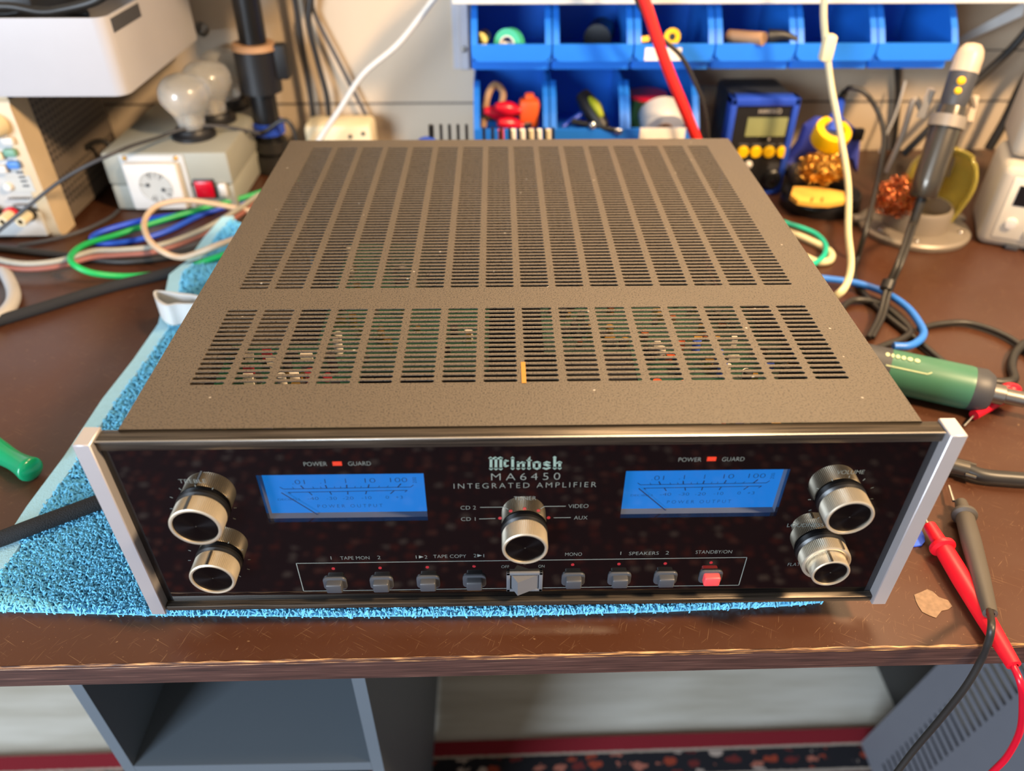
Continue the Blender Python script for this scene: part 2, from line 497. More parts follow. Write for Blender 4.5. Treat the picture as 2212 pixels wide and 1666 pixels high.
_tc = {}
def glyphs(s, space=1.0):
    if (s, space) in _tc:
        return _tc[(s, space)]
    cu = bpy.data.curves.new('t', 'FONT'); cu.body = s; cu.size = 1; cu.space_character = space; cu.resolution_u = 3; cu.offset = -0.018
    o = bpy.data.objects.new('t', cu); COL.objects.link(o)
    dg = bpy.context.evaluated_depsgraph_get()
    me = bpy.data.meshes.new_from_object(o.evaluated_get(dg))
    vs = [(v.co.x, v.co.y) for v in me.vertices]; fs = [list(p.vertices) for p in me.polygons]
    bpy.data.objects.remove(o); bpy.data.curves.remove(cu); bpy.data.meshes.remove(me)
    _tc[(s, space)] = (vs, fs)
    return vs, fs
def text(g, s, x0, x1, zc, h, T, space=1.0, cap=0.73):
    """text fitted to x0..x1, capital height h centred on zc, in the plane T (x, y)"""
    vs, fs = glyphs(s, space)
    a = min(v[0] for v in vs); b = max(v[0] for v in vs)
    k = (x1 - x0) / (b - a)
    if len(s) == 1 and k > h / cap * 1.25:
        k = h / cap * 1.25
        x0 = (x0 + x1) / 2 - (b - a) * k / 2
    g.add([(x0 + (x - a) * k, zc - h / 2 + y / cap * h, 0) for x, y in vs], fs, False, T)
def line(g, p, q, wd, T):
    p = Vector((p[0], p[1], 0)); q = Vector((q[0], q[1], 0)); d = (q - p).normalized(); n = Vector((-d.y, d.x, 0)) * wd / 2
    g.add([p - n, q - n, q + n, p + n], [(0, 1, 2, 3)], False, T)

# ================================================================== the setting
g = G().box(-1.6, 1.6, YW, YW + 0.1, 0, 2.4)
wall = struct('wall_back', g, 'wall')
zs = ay(1100, 222, YW).z
g = G().box(-1.6, 1.6, YW - 0.0012, YW, zs - 0.0013, zs + 0.0013)
struct('trim_1', g, 'wall_seam')
z2 = ay(2150, 108, YW).z
g = G().box(0.6, 1.6, YW - 0.0012, YW, z2 - 0.001, z2 + 0.001)
struct('trim_2', g, 'wall_seam')
g = G().box(-2.6, 2.6, -3.0, YW, -0.05, 0)
struct('floor', g, 'floor')

g = G().box(-0.62, -0.05, 0.55, YW, 1.12, 1.14)  # unseen shelf above the view, added to shade the wall
struct('shade_shelf', g, 'white_plastic')

# rug
e0 = az(850, 1612, 0); e1 = az(1800, 1580, 0)
rz = math.atan2(e1.y - e0.y, e1.x - e0.x)
root = obj('rug', G().box(-1.6, 1.6, -2.4, 0, 0, 0.008), 'rug')
root.location = (0, e0.y - e0.x * math.tan(rz), 0.0)
root.rotation_euler = (0, 0, rz)
tag(root, 'red patterned rug with a dark flowered border lying on the pale floor', 'rug')

# workbench
y0 = tab(900, 1423).y
zb = ay(900, 1461, y0).z
bench = thing('workbench', 'dark brown scratched workbench top carrying the amplifier and all the tools', 'workbench', (0, 0.4, 0))
def loc(g, o):
    l = Vector(o.location); g.v = [p - l for p in g.v]; return g
rzb = 0.0085
Tb = Matrix.Translation((0, y0, 0)) @ Matrix.Rotation(rzb, 4, 'Z') @ Matrix.Translation((0, -y0, 0))
TH = ZT - zb
obj('bench_top', loc(G().box(-1.15, 1.15, y0 + 0.0018, YW - 0.012, zb, ZT, T=Tb), bench), 'bench', bench)
g = G(); nseg = 260
vs = []; fs = []
for i in range(nseg + 1):
    x = -1.15 + 2.3 * i / nseg
    j = rnd.uniform(0, 0.0011)
    vs += [(x, y0 + 0.0012 + j * 0.9, ZT + 0.0002), (x, y0 + 0.0003, ZT - 0.0006), (x, y0 - 0.0002, ZT - 0.0011 - rnd.uniform(0, 0.0007))]
for i in range(nseg):
    for k in (0, 1):
        fs.append((i * 3 + k, i * 3 + 3 + k, i * 3 + 4 + k, i * 3 + 1 + k))
obj('worn_edge', loc(g.add(vs, fs, True, Tb), bench), 'worn_edge', bench)
obj('front_lipping', loc(G().box(-1.15, 1.15, y0, y0 + 0.0018, zb, ZT - 0.0005, T=Tb), bench), 'bench_edge', bench)
# dried residue patch on the bench
pts = [(1975, 1285), (1990, 1279), (2003, 1273), (2015, 1278), (2028, 1290), (2048, 1297), (2057, 1310), (2048, 1317), (2034, 1320), (2022, 1335), (2008, 1330), (1992, 1322), (1983, 1308), (1978, 1297)]
g = G(); P = [tab(u, v, 0.0004) for u, v in pts]
g.add(P, [list(range(len(P)))])
obj('residue_patch', loc(g, bench), 'residue', bench)
for xs in (-1.0, 1.0):
    obj('leg', loc(G().box(xs - 0.03, xs + 0.03, 0.42, 0.48, 0, zb), bench), 'dark_grey', bench)

# ================================================================== amplifier
AMP = thing('stereo_amplifier', 'wide black stereo amplifier with two blue power meters and silver knobs', 'amplifier', (0, 0, ZA))
LZ = Vector((0, 0, ZA))
YG = 0.0055
def F(u, v, y=YG):
    return ay(u, v, y) - LZ
def A(name, g, mats, parent=AMP):
    return obj(name, g, mats, parent)
ZC = 0.1370
XC = 0.2040
YB = 0.4195
# cover with its two fields of slots
g = G()
x0s, pit, sl = -0.1803, 0.02279, 0.0188
rows1 = [0.0495 + 0.004594 * k for k in range(17)]
rows2 = [0.1512 + 0.004594 * k for k in range(55)]
hp = 0.004594 / 2
def slot_field(rows):
    for y in rows:
        for c in range(16):
            a = x0s + pit * c; b = a + sl
            ca, cb = a - (pit - sl) / 2, b + (pit - sl) / 2
            r = 0.00130
            st = []
            for k in range(5):
                t = -PI / 2 + PI * k / 4
                st.append((b - r + r * math.cos(t), y + r * math.sin(t)))
            for k in range(5):
                t = PI / 2 + PI * k / 4
                st.append((a + r + r * math.cos(t), y + r * math.sin(t)))
            # indices: 2 = right tip, 7 = left tip
            V = [(p[0], p[1], ZC) for p in st] + [(ca, y, ZC), (ca, y + hp, ZC), (cb, y + hp, ZC), (cb, y, ZC), (cb, y - hp, ZC), (ca, y - hp, ZC)]
            V += [(p[0], p[1], ZC - 0.0007) for p in st]
            f = [[10, 7, 6, 5, 4, 3, 2, 13, 12, 11], [10, 15, 14, 13, 2, 1, 0, 9, 8, 7]]
            f += [[k, (k + 1) % 10, 16 + (k + 1) % 10, 16 + k] for k in range(10)]
            g.add(V, f, False)
slot_field(rows1); slot_field(rows2)
xa = x0s - (pit - sl) / 2; xb = xa + 16 * pit
ya, yb_, yc_, yd = rows1[0] - hp, rows1[-1] + hp, rows2[0] - hp, rows2[-1] + hp
YFc = 0.0118
def q(x0, x1, y0, y1):
    g.add([(x0, y0, ZC), (x1, y0, ZC), (x1, y1, ZC), (x0, y1, ZC)], [(0, 1, 2, 3)], False)
q(-XC, XC, YFc, ya); q(-XC, XC, yb_, yc_); q(-XC, XC, yd, YB)
for a, b in ((ya, yb_), (yc_, yd)):
    q(-XC, xa, a, b); q(xb, XC, a, b)
for s in (-1, 1):
    g.add([(s * XC, YFc, ZC), (s * XC, YB, ZC), (s * (XC + 0.0004), YB, ZC - 0.001), (s * (XC + 0.0004), YFc, ZC - 0.001), (s * (XC + 0.0004), YB, 0.006), (s * (XC + 0.0004), YFc, 0.006)], [(0, 1, 2, 3), (3, 2, 4, 5)], False)
g.add([(-XC, YB, ZC), (XC, YB, ZC), (XC, YB, ZC - 0.02), (-XC, YB, ZC - 0.02)], [(0, 1, 2, 3)], False)
A('cover', g, 'cover')
# chassis
g = G().box(-XC + 0.001, XC - 0.001, 0.02, YB - 0.001, 0.003, 0.007).box(-XC + 0.001, XC - 0.001, YB - 0.003, YB - 0.001, 0.007, ZC - 0.006)
A('chassis', g, 'black_satin')
for x in (-0.165, 0.165):
    for y in (0.035, 0.38):
        A('foot', G(True).lathe([(0, -0.0164), (0.015, -0.0164), (0.0165, -0.014), (0.0165, 0.0035), (0, 0.0035)], 24, Matrix.Translation((x, y, 0))), 'black_rubber')
# boards seen through the slots
def board(x0, x1, y0, y1, z, n, cols):
    b = A('circuit_board', G().box(x0, x1, y0, y1, z, z + 0.0016), 'pcb')
    gg = G(); rr = random.Random(int(1000 * x0) + 77)
    for k in range(n):
        x = rr.uniform(x0 + 0.004, x1 - 0.008); y = rr.uniform(y0 + 0.004, y1 - 0.008); h = rr.uniform(0.003, 0.012)
        gg.mi = rr.randrange(len(cols))
        if rr.random() < 0.45:
            gg.cyl((x, y, z + 0.0016), (x, y, z + 0.0016 + h), 0.003, n=10)
        else:
            gg.box(x, x + rr.uniform(0.003, 0.008), y, y + 0.003, z + 0.0016, z + 0.0016 + h * 0.7)
    o = A('components', gg, cols, b)
    o['kind'] = 'stuff'
board(-0.19, -0.10, 0.03, 0.14, 0.098, 60, ['brass', 'paper', 'led_red', 'black_plastic', 'black_plastic', 'steel'])
board(0.075, 0.19, 0.03, 0.14, 0.098, 70, ['paper', 'brass', 'orange', 'black_plastic', 'black_plastic', 'pick_blue'])
board(-0.15, -0.02, 0.16, 0.36, 0.06, 50, ['paper', 'black_plastic', 'brass', 'steel'])
board(0.02, 0.18, 0.16, 0.25, 0.075, 60, ['black_plastic', 'brass', 'copper', 'steel'])
g = G()
for k in range(22):
    g.box(-0.06 + 0.0055 * k, -0.0585 + 0.0055 * k, 0.27, 0.40, 0.03, 0.118)
A('heat_sink', g.box(-0.062, 0.062, 0.27, 0.40, 0.02, 0.03), 'black_satin')
# yellow sticker between the slots
a = az(1125, 783, ZA + ZC) - LZ; b = az(1137, 828, ZA + ZC) - LZ
A('sticker', G().box(a.x, b.x, b.y, a.y, ZC, ZC + 0.0003), 'yellow_sticker')
# end caps
for s in (-1, 1):
    g = G().box(min(s * 0.2135, s * 0.22225), max(s * 0.2135, s * 0.22225), 0, 0.0142, 0, 0.1372, 0.0005, seg=1, smooth=False)
    A('end_cap', g, 'silver_satin')
# rails
g = G().box(-0.2132, 0.2132, 0.0038, YFc + 0.0012, 0.1297, 0.1362, 0.0009, seg=2)
A('top_rail', g, 'brushed_black')
g = G().box(-0.2130, 0.2130, 0.0033, 0.0043, 0.1357, 0.1364, 0.0002, seg=1)  # silver strip that draws the highlight along the rail's front edge
A('edge_highlight', g, 'silver')
g = G().box(-0.2135, 0.2135, 0.0015, 0.012, 0.0012, 0.0058, 0.0012, seg=2)
A('bottom_rail', g, 'brushed_black')
A('side_gasket', G().box(-0.2134, -0.2093, 0.0062, 0.0085, 0.004, 0.131), 'black_plastic')
A('side_gasket', G().box(0.2093, 0.2134, 0.0062, 0.0085, 0.004, 0.131), 'black_plastic')
# front glass with two windows
WX = ((-0.139, -0.052), (0.054, 0.1405)); WZ = (0.0742, 0.1101)
g = G(); xs = [-0.2092, WX[0][0], WX[0][1], WX[1][0], WX[1][1], 0.2092]; zz = [0.0055, WZ[0], WZ[1], 0.1300]
for i in range(5):
    for j in range(3):
        if j == 1 and i in (1, 3):
            continue
        g.box(xs[i], xs[i + 1], YG, YG + 0.0028, zz[j], zz[j + 1])
A('front_glass', g, 'glass_black')
T1 = front(YG - 0.00012)
for wx, (ou, ov) in zip(WX, ((0, 0), (0, 0))):
    mt = thing('power_meter', '', '')
    for k in ('label', 'category'):
        del mt[k]
    mt.parent = AMP
    A('pane', G().box(wx[0], wx[1], YG + 0.0002, YG + 0.0006, WZ[0], WZ[1]), 'clear_pane', mt)
    YM = YG + 0.0068
    face = A('meter_face', G().box(wx[0] - 0.004, wx[1] + 0.004, YM, YM + 0.001, WZ[0] - 0.002, WZ[1] + 0.004), 'meter_blue', mt)
    A('meter_housing', G().box(wx[0] - 0.0015, wx[0], YG + 0.0028, YM, WZ[0], WZ[1]).box(wx[1], wx[1] + 0.0015, YG + 0.0028, YM, WZ[0], WZ[1]).box(wx[0], wx[1], YG + 0.0028, YM, WZ[0] - 0.001, WZ[0]).box(wx[0], wx[1], YG + 0.0028, YM, WZ[1], WZ[1] + 0.001), 'mid_grey', mt)
# meter scales: read off the photograph's first meter, the same print on both
def meter_scale(parent, dx):
    YM = YG + 0.0068
    T = front(YM - 0.00015)
    def P(x, y):
        p = F(560 + x * 0.1718, 1010 + y * 0.1718, YM); return (p.x + dx, p.z)
    g = G()
    wl = 0.00042
    line(g, P(258, 245), P(305, 270), wl, T); line(g, P(305, 270), P(1905, 245), wl, T); line(g, P(1905, 245), P(1940, 217), wl, T)
    for x, dxx, y, ln in ((560, -38, 266, 40), (850, -18, 261, 42), (1100, 0, 258, 42), (1370, 10, 253, 42), (1740, 42, 248, 46)):
        line(g, P(x, y), P(x + dxx, y - ln), 0.0007, T)
    for x, dxx in ((440, -25), (690, -20), (785, -18), (950, -6), (1025, -4), (1204, 2), (1279, 4), (1500, 12), (1605, 22)):
        y = 270 - (x - 305) / 1600 * 25
        line(g, P(x, y), P(x + dxx, y - 24), 0.0003, T)
    line(g, P(362, 312), P(1862, 285), wl, T)
    line(g, P(365, 312), P(400, 330), wl, T); line(g, P(1862, 285), P(1830, 308), wl, T)
    for x, dxx, y in ((625, 42, 308), (888, 22, 303), (1113, 2, 300), (1350, -12, 296), (1695, -45, 291)):
        line(g, P(x, y), P(x + dxx, y + 38), 0.0006, T)
    for s, xa, xb, yc, h in (('.01', 412, 570, 180, 60), ('.1', 762, 832, 170, 60), ('1', 1066, 1104, 165, 60), ('10', 1326, 1460, 160, 60), ('100', 1645, 1860, 153, 60),
                             ('-40', 605, 745, 387, 40), ('-30', 845, 975, 385, 40), ('-20', 1050, 1185, 382, 40), ('-10', 1288, 1410, 377, 40), ('0', 1585, 1635, 371, 40), ('+3', 1715, 1805, 371, 40), ('DECIBELS', 235, 515, 400, 26)):
        p0 = P(xa, yc); p1 = P(xb, yc)
        text(g, s, p0[0], p1[0], (p0[1] + p1[1]) / 2, abs(P(xa, yc - h / 2)[1] - P(xa, yc + h / 2)[1]), T)
    p0 = P(735, 487); p1 = P(1550, 472)
    text(g, 'POWER OUTPUT', p0[0], p1[0], (p0[1] + p1[1]) / 2, 0.0027, T, 1.5)
    # 200 printed sideways at the end of the scale
    c = P(1950, 158)
    text(g, '200', -0.0022, 0.0022, 0, 0.0022, front(YM - 0.00015) @ Matrix.Translation((c[0], c[1], 0)) @ Matrix.Rotation(PI / 2, 4, 'Z'))
    A('scale_print', g, 'ink', parent)
    g = G()
    p = P(285, 290); qq = P(800, 602)
    yn = YM - 0.0016
    T = front(yn)
    line(g, p, qq, 0.0007, T)
    d = (Vector(qq) - Vector(p)); qe = Vector(qq) + d * 0.25
    line(g, qq, (qe.x, qe.y), 0.0007, T)
    A('needle', g, 'ink', parent)
meters = [o for o in AMP.children if o.name.startswith('power_meter')]
meter_scale(meters[0], 0.0)
meter_scale(meters[1], F(1352, 1018).x - F(552, 1027).x + 0.0006)

# printed legend
LG = G()
def T_(s, u0, u1, v, h, space=1.0, v2=None):
    p = F(u0, v); q_ = F(u1, v if v2 is None else v2)
    text(LG, s, p.x, q_.x, (p.z + q_.z) / 2, h, T1, space)
hs = 0.0031
for a in (('TREBLE', 386, 445, 1039), ('POWER', 656, 706, 1002), ('GUARD', 752, 801, 1001), ('POWER', 1466, 1515, 992.5), ('GUARD', 1560, 1608, 991.5),
          ('TUNER', 1110, 1158, 1076), ('CD 2', 995, 1028, 1096.5), ('CD 1', 996, 1027, 1121), ('VIDEO', 1228, 1271, 1093), ('AUX', 1240, 1269, 1118),
          ('1', 713, 717, 1205), ('TAPE MON', 735, 798, 1205), ('2', 815, 822, 1204), ('TAPE COPY', 936, 1007, 1201.5),
          ('MONO', 1221, 1257, 1197), ('1', 1339, 1343, 1195), ('SPEAKERS', 1359, 1423, 1195), ('2', 1438, 1445, 1194), ('STANDBY/ON', 1503, 1581, 1192),
          ('OFF', 1083, 1100, 1224), ('ON', 1163, 1176, 1223), ('VOLUME', 1808, 1867, 1019.5), ('LOUDNESS', 1701, 1779, 1134), ('FLAT', 1702, 1728, 1219)):
    T_(a[0], a[1], a[2], a[3], hs if a[0] not in ('OFF', 'ON') else 0.0026)
T_('MA6450', 1061, 1210, 1029, 0.0055, 1.45)
T_('INTEGRATED AMPLIFIER', 980, 1288, 1048, 0.0041, 1.35)
for n0, n1, u, v in (('1', '2', 897, 1203), ('2', '1', 1023, 1200)):
    T_(n0, u, u + 6 - (n0 == '1') * 2, v, hs); T_(n1, u + 20, u + 26 - (n1 == '1') * 2, v, hs)
    a, b, c = F(u + 8, v - 3), F(u + 8, v + 3.4), F(u + 18, v)
    LG.add([(a.x, a.z, 0), (b.x, b.z, 0), (c.x, c.z, 0)], [(0, 1, 2)], False, T1)
def pl(pts, wd=0.0004):
    P = [F(u, v) for u, v in pts]
    for a, b in zip(P, P[1:]):
        line(LG, (a.x, a.z), (b.x, b.z), wd, T1)
pl([(1037, 1096), (1089, 1095.5), (1098, 1100)]); pl([(1035, 1121), (1070, 1120)])
pl([(1222, 1093.5), (1176, 1094), (1168, 1099)]); pl([(1233, 1118), (1196, 1118.5)])
zt_, zb_ = F(640, 1217).z, F(655, 1277).z
fx = (F(640, 1217).x, F(1614, 1202).x)
for p, q_ in (((fx[0], zt_), (fx[1], zt_)), ((fx[1], zt_), (fx[1], zb_)), ((fx[1], zb_), (fx[0], zb_)), ((fx[0], zb_), (fx[0], zt_))):
    line(LG, p, q_, 0.0005, T1)
def KNOB(x, z):
    return Vector((x, 0, z))
knobs = {'treble': (-0.1720, 0.0861), 'bass': (-0.1734, 0.0432), 'tuner': (0.0011, 0.0655), 'volume': (0.1732, 0.0871), 'loud': (0.1720, 0.0465)}
for k in ('treble', 'bass', 'volume'):
    x, z = knobs[k]
    for i in range(11):
        t = math.radians(-60 + 30 * i)
        r0, r1 = 0.0163, 0.0178
        line(LG, (x + r0 * math.cos(t), z + r0 * math.sin(t)), (x + r1 * math.cos(t), z + r1 * math.sin(t)), 0.00035, T1)
A('printed_legend', LG, 'legend')
# blackletter maker's name, drawn from strokes
LOGO = G()
def lp(pts):
    P = [F(1040 + x * 0.09042, 970 + y * 0.09042) for x, y in pts]
    LOGO.add([(p.x, p.z, 0) for p in P], [list(range(len(P)))], False, T1)
def stem(cx, yt, yb, wd=62, foot=True):
    h = wd / 2
    lp([(cx - h, yt), (cx + h, yt), (cx + h, yb - 30), (cx - h, yb - 30)])
    if foot:
        lp([(cx - h, yb - 62), (cx + h, yb - 62), (cx + 48, yb - 24), (cx, yb + 8), (cx - 48, yb - 24)])
def head(cx, y):
    lp([(cx - 46, y + 34), (cx, y), (cx + 46, y + 34), (cx + 30, y + 62), (cx - 30, y + 62)])
for cx in (228, 347, 462):
    stem(cx, 212, 500)
lp([(165, 215), (218, 180), (265, 213), (330, 180), (385, 213), (452, 180), (518, 215), (490, 244), (198, 244)])
lp([(530, 280), (585, 280), (585, 400), (530, 400)]); lp([(518, 292), (580, 247), (610, 268), (655, 270), (650, 292), (598, 297), (530, 302)]); lp([(518, 400), (530, 385), (598, 388), (655, 386), (650, 408), (578, 434)])
stem(745, 215, 492, 66); head(745, 178)
stem(880, 320, 490); lp([(838, 312), (880, 293), (912, 318), (912, 345), (850, 345)]); stem(1003, 320, 490); lp([(905, 335), (968, 293), (1062, 320), (1034, 350), (968, 332), (912, 360)])
stem(1137, 230, 490, 60); lp([(1107, 236), (1167, 172), (1167, 240)]); lp([(1072, 262), (1206, 262), (1200, 284), (1080, 284)])
lp([(1226, 318), (1282, 330), (1282, 450), (1226, 462)]); lp([(1358, 330), (1418, 315), (1416, 460), (1358, 450)])
lp([(1208, 325), (1330, 287), (1424, 318), (1380, 350), (1318, 326), (1262, 350)]); lp([(1222, 455), (1275, 432), (1320, 456), (1370, 430), (1418, 456), (1325, 497)])
lp([(1475, 330), (1558, 288), (1655, 316), (1632, 346), (1560, 325), (1532, 345), (1478, 370)]); lp([(1478, 345), (1536, 330), (1655, 392), (1655, 440), (1592, 425), (1478, 380)])
lp([(1596, 405), (1655, 400), (1655, 456), (1550, 497), (1453, 464), (1480, 438), (1550, 456), (1606, 436)])
stem(1750, 220, 485, 64); head(1750, 165); stem(1868, 315, 485, 60); lp([(1775, 332), (1860, 285), (1932, 318), (1902, 350), (1855, 330), (1780, 360)])
A('brand_logo', LOGO, 'logo')
# small lamps
def lamp(u, v, r, key='led_red', rect=None):
    p = F(u, v)
    if rect:
        g = G().box(p.x - rect[0] / 2, p.x + rect[0] / 2, YG - 0.0003, YG, p.z - rect[1] / 2, p.z + rect[1] / 2)
    else:
        g = G().lathe([(0, 0.0002), (r, 0.0002), (r, 0.0)], 14, axis((p.x, YG, p.z), (0, -1, 0)))
    A('indicator_lamp', g, key)
for u, v in ((720, 1228.5), (821, 1227), (923, 1225.5), (1024, 1223.5), (1237, 1220), (1337, 1218.5), (1437, 1217.5), (1536, 1215.5), (1103, 1104), (1133, 1099), (1163, 1103), (1080, 1119.5), (1185, 1118.5)):
    lamp(u, v, 0.0010)
lamp(728.5, 1001.5, 0, 'guard_red', (0.0047, 0.0026)); lamp(1537, 991.5, 0, 'guard_red', (0.0047, 0.0026))
# knobs
def knob(x, z, r, L0, L1, mark, n=84):
    """knurled body from L0 to L1 in front of the glass"""
    T = axis((x, YG, z), (0, -1, 0), 'Y')
    k = A('control_knob', G().lathe([(0, L0), (r * 0.97, L0), (r, L0 + 0.0008), (r, L1 - 0.0012), (r * 0.985, L1 - 0.0004), (r * 0.93, L1), (r * 0.86, L1 - 0.0002), (r * 0.855, L1 - 0.0012), (0, L1 - 0.0012)], n * 2, T, smooth=False, ripple=((2, 3), 0.03)), 'knob_metal')
    A('collar', G().lathe([(0, 0), (r * 1.03, 0), (r * 1.03, L0 * 0.5), (r * 0.9, L0), (0, L0)], 48, T), 'black_satin', k)
    m = math.radians(mark)
    c = Vector((x + r * math.cos(m), 0, z + r * math.sin(m)))
    g = G().box(-0.0006, 0.0006, 0, 0.0006, L0 + 0.001, L1 - 0.0003, T=Matrix(((-math.sin(m), math.cos(m), 0, c.x), (0, 0, -1, YG), (math.cos(m), math.sin(m), 0, c.z), (0, 0, 0, 1))))
    A('pointer_groove', g, 'steel', k)
    return k, T
M['spun_dark'] = m = mat('spun_dark', '1a1718', 0.3, 0.8, 0.1)
m.node_tree.nodes['Principled BSDF'].inputs['Anisotropic'].default_value = 0.85
_t = m.node_tree.nodes.new('ShaderNodeTangent'); _t.direction_type = 'RADIAL'; _t.axis = 'Z'
m.node_tree.links.new(_t.outputs[0], m.node_tree.nodes['Principled BSDF'].inputs['Tangent'])
def insert(k, x, z, r, L1):
    o = A('knob_insert', G().lathe([(0.0003, 0), (r * 0.855, 0)], 64), 'spun_dark', k)
    o.matrix_local = axis((x, YG - L1 + 0.0010, z), (0, -1, 0), 'Y')
for nm, r, mk_ in (('treble', 0.0138, 97), ('bass', 0.0127, 90), ('tuner', 0.0126, 270), ('volume', 0.0129, 205)):
    x, z = knobs[nm]
    k, T = knob(x, z, r, 0.0034, 0.0142, mk_)
    insert(k, x, z, r, 0.0142)
x, z = knobs['loud']
k, T = knob(x, z, 0.0138, 0.0034, 0.0115, 62)
A('rim', G().lathe([(0.0100, 0.0101), (0.0122, 0.0107), (0.0122, 0.0105)], 64, T), 'silver', k)
k, T = knob(x, z, 0.0107, 0.0102, 0.0185, 100, 80)
insert(k, x, z, 0.0107, 0.0185)
# push buttons
def button(u, v, key):
    p = F(u, v)
    b = A('push_button', G().box(p.x - 0.0047, p.x + 0.0047, YG - 0.0052, YG + 0.001, p.z - 0.0037, p.z + 0.0037, 0.0010, seg=3), key)
    o = G().prism(rrect(p.x - 0.0069, p.x + 0.0069, p.z - 0.0055, p.z + 0.0055, 0.0028), 0.0012, front(YG), bev=0.0004)
    A('bezel', o, 'button_grey', b)
for u, v in ((724.5, 1259), (825, 1257.5), (925.5, 1255.5), (1025, 1253.5), (1238, 1250), (1337.5, 1248.5), (1437, 1247)):
    button(u, v, 'button_grey')
button(1534.5, 1244, 'red_button')
# rocker power switch
a = F(1094, 1234); b = F(1171, 1273); cx = (a.x + b.x) / 2; cz = (a.z + b.z) / 2
rk = A('power_rocker', G().box(a.x, b.x, YG - 0.0016, YG, b.z, b.z + 0.0022, 0.0003).box(a.x, b.x, YG - 0.0016, YG, a.z - 0.0022, a.z, 0.0003).box(a.x, a.x + 0.0022, YG - 0.0016, YG, b.z, a.z, 0.0003).box(b.x - 0.0022, b.x, YG - 0.0016, YG, b.z, a.z, 0.0003), 'mid_grey')
x0_, x1_ = a.x + 0.0026, b.x - 0.0026; zl, zh = b.z + 0.0026, a.z - 0.0026
xm = x0_ + (x1_ - x0_) * 0.24
g = G().add([(x0_, YG, zl), (xm, YG - 0.0065, zl), (x1_, YG - 0.001, zl), (x0_, YG, zh), (xm, YG - 0.0065, zh), (x1_, YG - 0.001, zh), (x1_, YG + .001, zl), (x1_, YG + .001, zh), (x0_, YG + .001, zl), (x0_, YG + .001, zh)],
            [(0, 1, 4, 3), (1, 2, 5, 4), (2, 6, 7, 5), (0, 8, 6, 2, 1), (3, 4, 5, 7, 9)], False)
A('rocker', g, 'mid_grey', rk)

# ================================================================== towel under the amplifier
tw = thing('towel', 'light blue terry towel spread beneath the black amplifier', 'towel', (-0.2, 0.2, ZT))
tl = Vector(tw.location)
H = 0.0055
edge = [az(u, v, ZT + H) for u, v in ((-85, 1308), (0, 1311), (160, 1315), (320, 1319), (700, 1322), (1100, 1320), (1450, 1311), (1700, 1299), (1776, 1292))]
left = [az(u, v, ZT + H) for u, v in ((-85, 1308), (0, 1184), (60, 1092), (140, 985), (223, 860), (289, 776), (344, 698), (373, 611), (411, 565), (443, 525), (489, 496))]
outline = [(p.x, p.y) for p in edge] + [(0.2, 0.36), (-0.19, 0.46)] + [(p.x, p.y) for p in left[:0:-1]]
def inside(x, y, poly):
    c = False; j = len(poly) - 1
    for i in range(len(poly)):
        xi, yi = poly[i]; xj, yj = poly[j]
        if (yi > y) != (yj > y) and x < (xj - xi) * (y - yi) / (yj - yi) + xi:
            c = not c
        j = i
    return c
def lift(x, y):
    t = max(0.0, min(1.0, (y - 0.33) / 0.15)) * max(0, min(1, (-0.215 - x) / 0.05))
    return t * (0.010 + 0.008 * math.sin(42 * y + 9 * x))
# cloth body
g = G(); n = len(outline)
b = bmesh.new()
vv = [b.verts.new((x - tl.x, y - tl.y, 0.0002)) for x, y in outline]
b.faces.new(vv)
bmesh.ops.triangulate(b, faces=b.faces[:])
bmesh.ops.subdivide_edges(b, edges=b.edges[:], cuts=12, use_grid_fill=True)
ex = bmesh.ops.extrude_face_region(b, geom=b.faces[:])
for e in ex['geom']:
    if isinstance(e, bmesh.types.BMVert):
        e.co.z += 0.0020 + lift(e.co.x + tl.x, e.co.y + tl.y)
b.verts.index_update()
g.add([q.co.copy() for q in b.verts], [[q.index for q in f.verts] for f in b.faces], True); b.free()
obj('cloth', g, 'towel_blue', tw)
# flat woven hem along the long edge
hp_ = []
for i, p in enumerate(left):
    hp_.append((p, 0.0125 if i > 3 else 0.012))
g = G(); vs = []; fs = []
for i, (p, wd) in enumerate(hp_):
    zz_ = 0.0040 + lift(p.x, p.y) + 0.0008
    vs += [(p.x - 0.0015 - tl.x, p.y - tl.y, 0.001), (p.x - 0.001 - tl.x, p.y - tl.y, zz_), (p.x + wd - tl.x, p.y - tl.y, zz_ + 0.0006), (p.x + wd - tl.x, p.y - tl.y, 0.001)]
for i in range(len(hp_) - 1):
    for k in range(3):
        fs.append((i * 4 + k, i * 4 + k + 1, i * 4 + 5 + k, i * 4 + 4 + k))
obj('hem', g.add(vs, fs, True), 'hem_blue', tw)
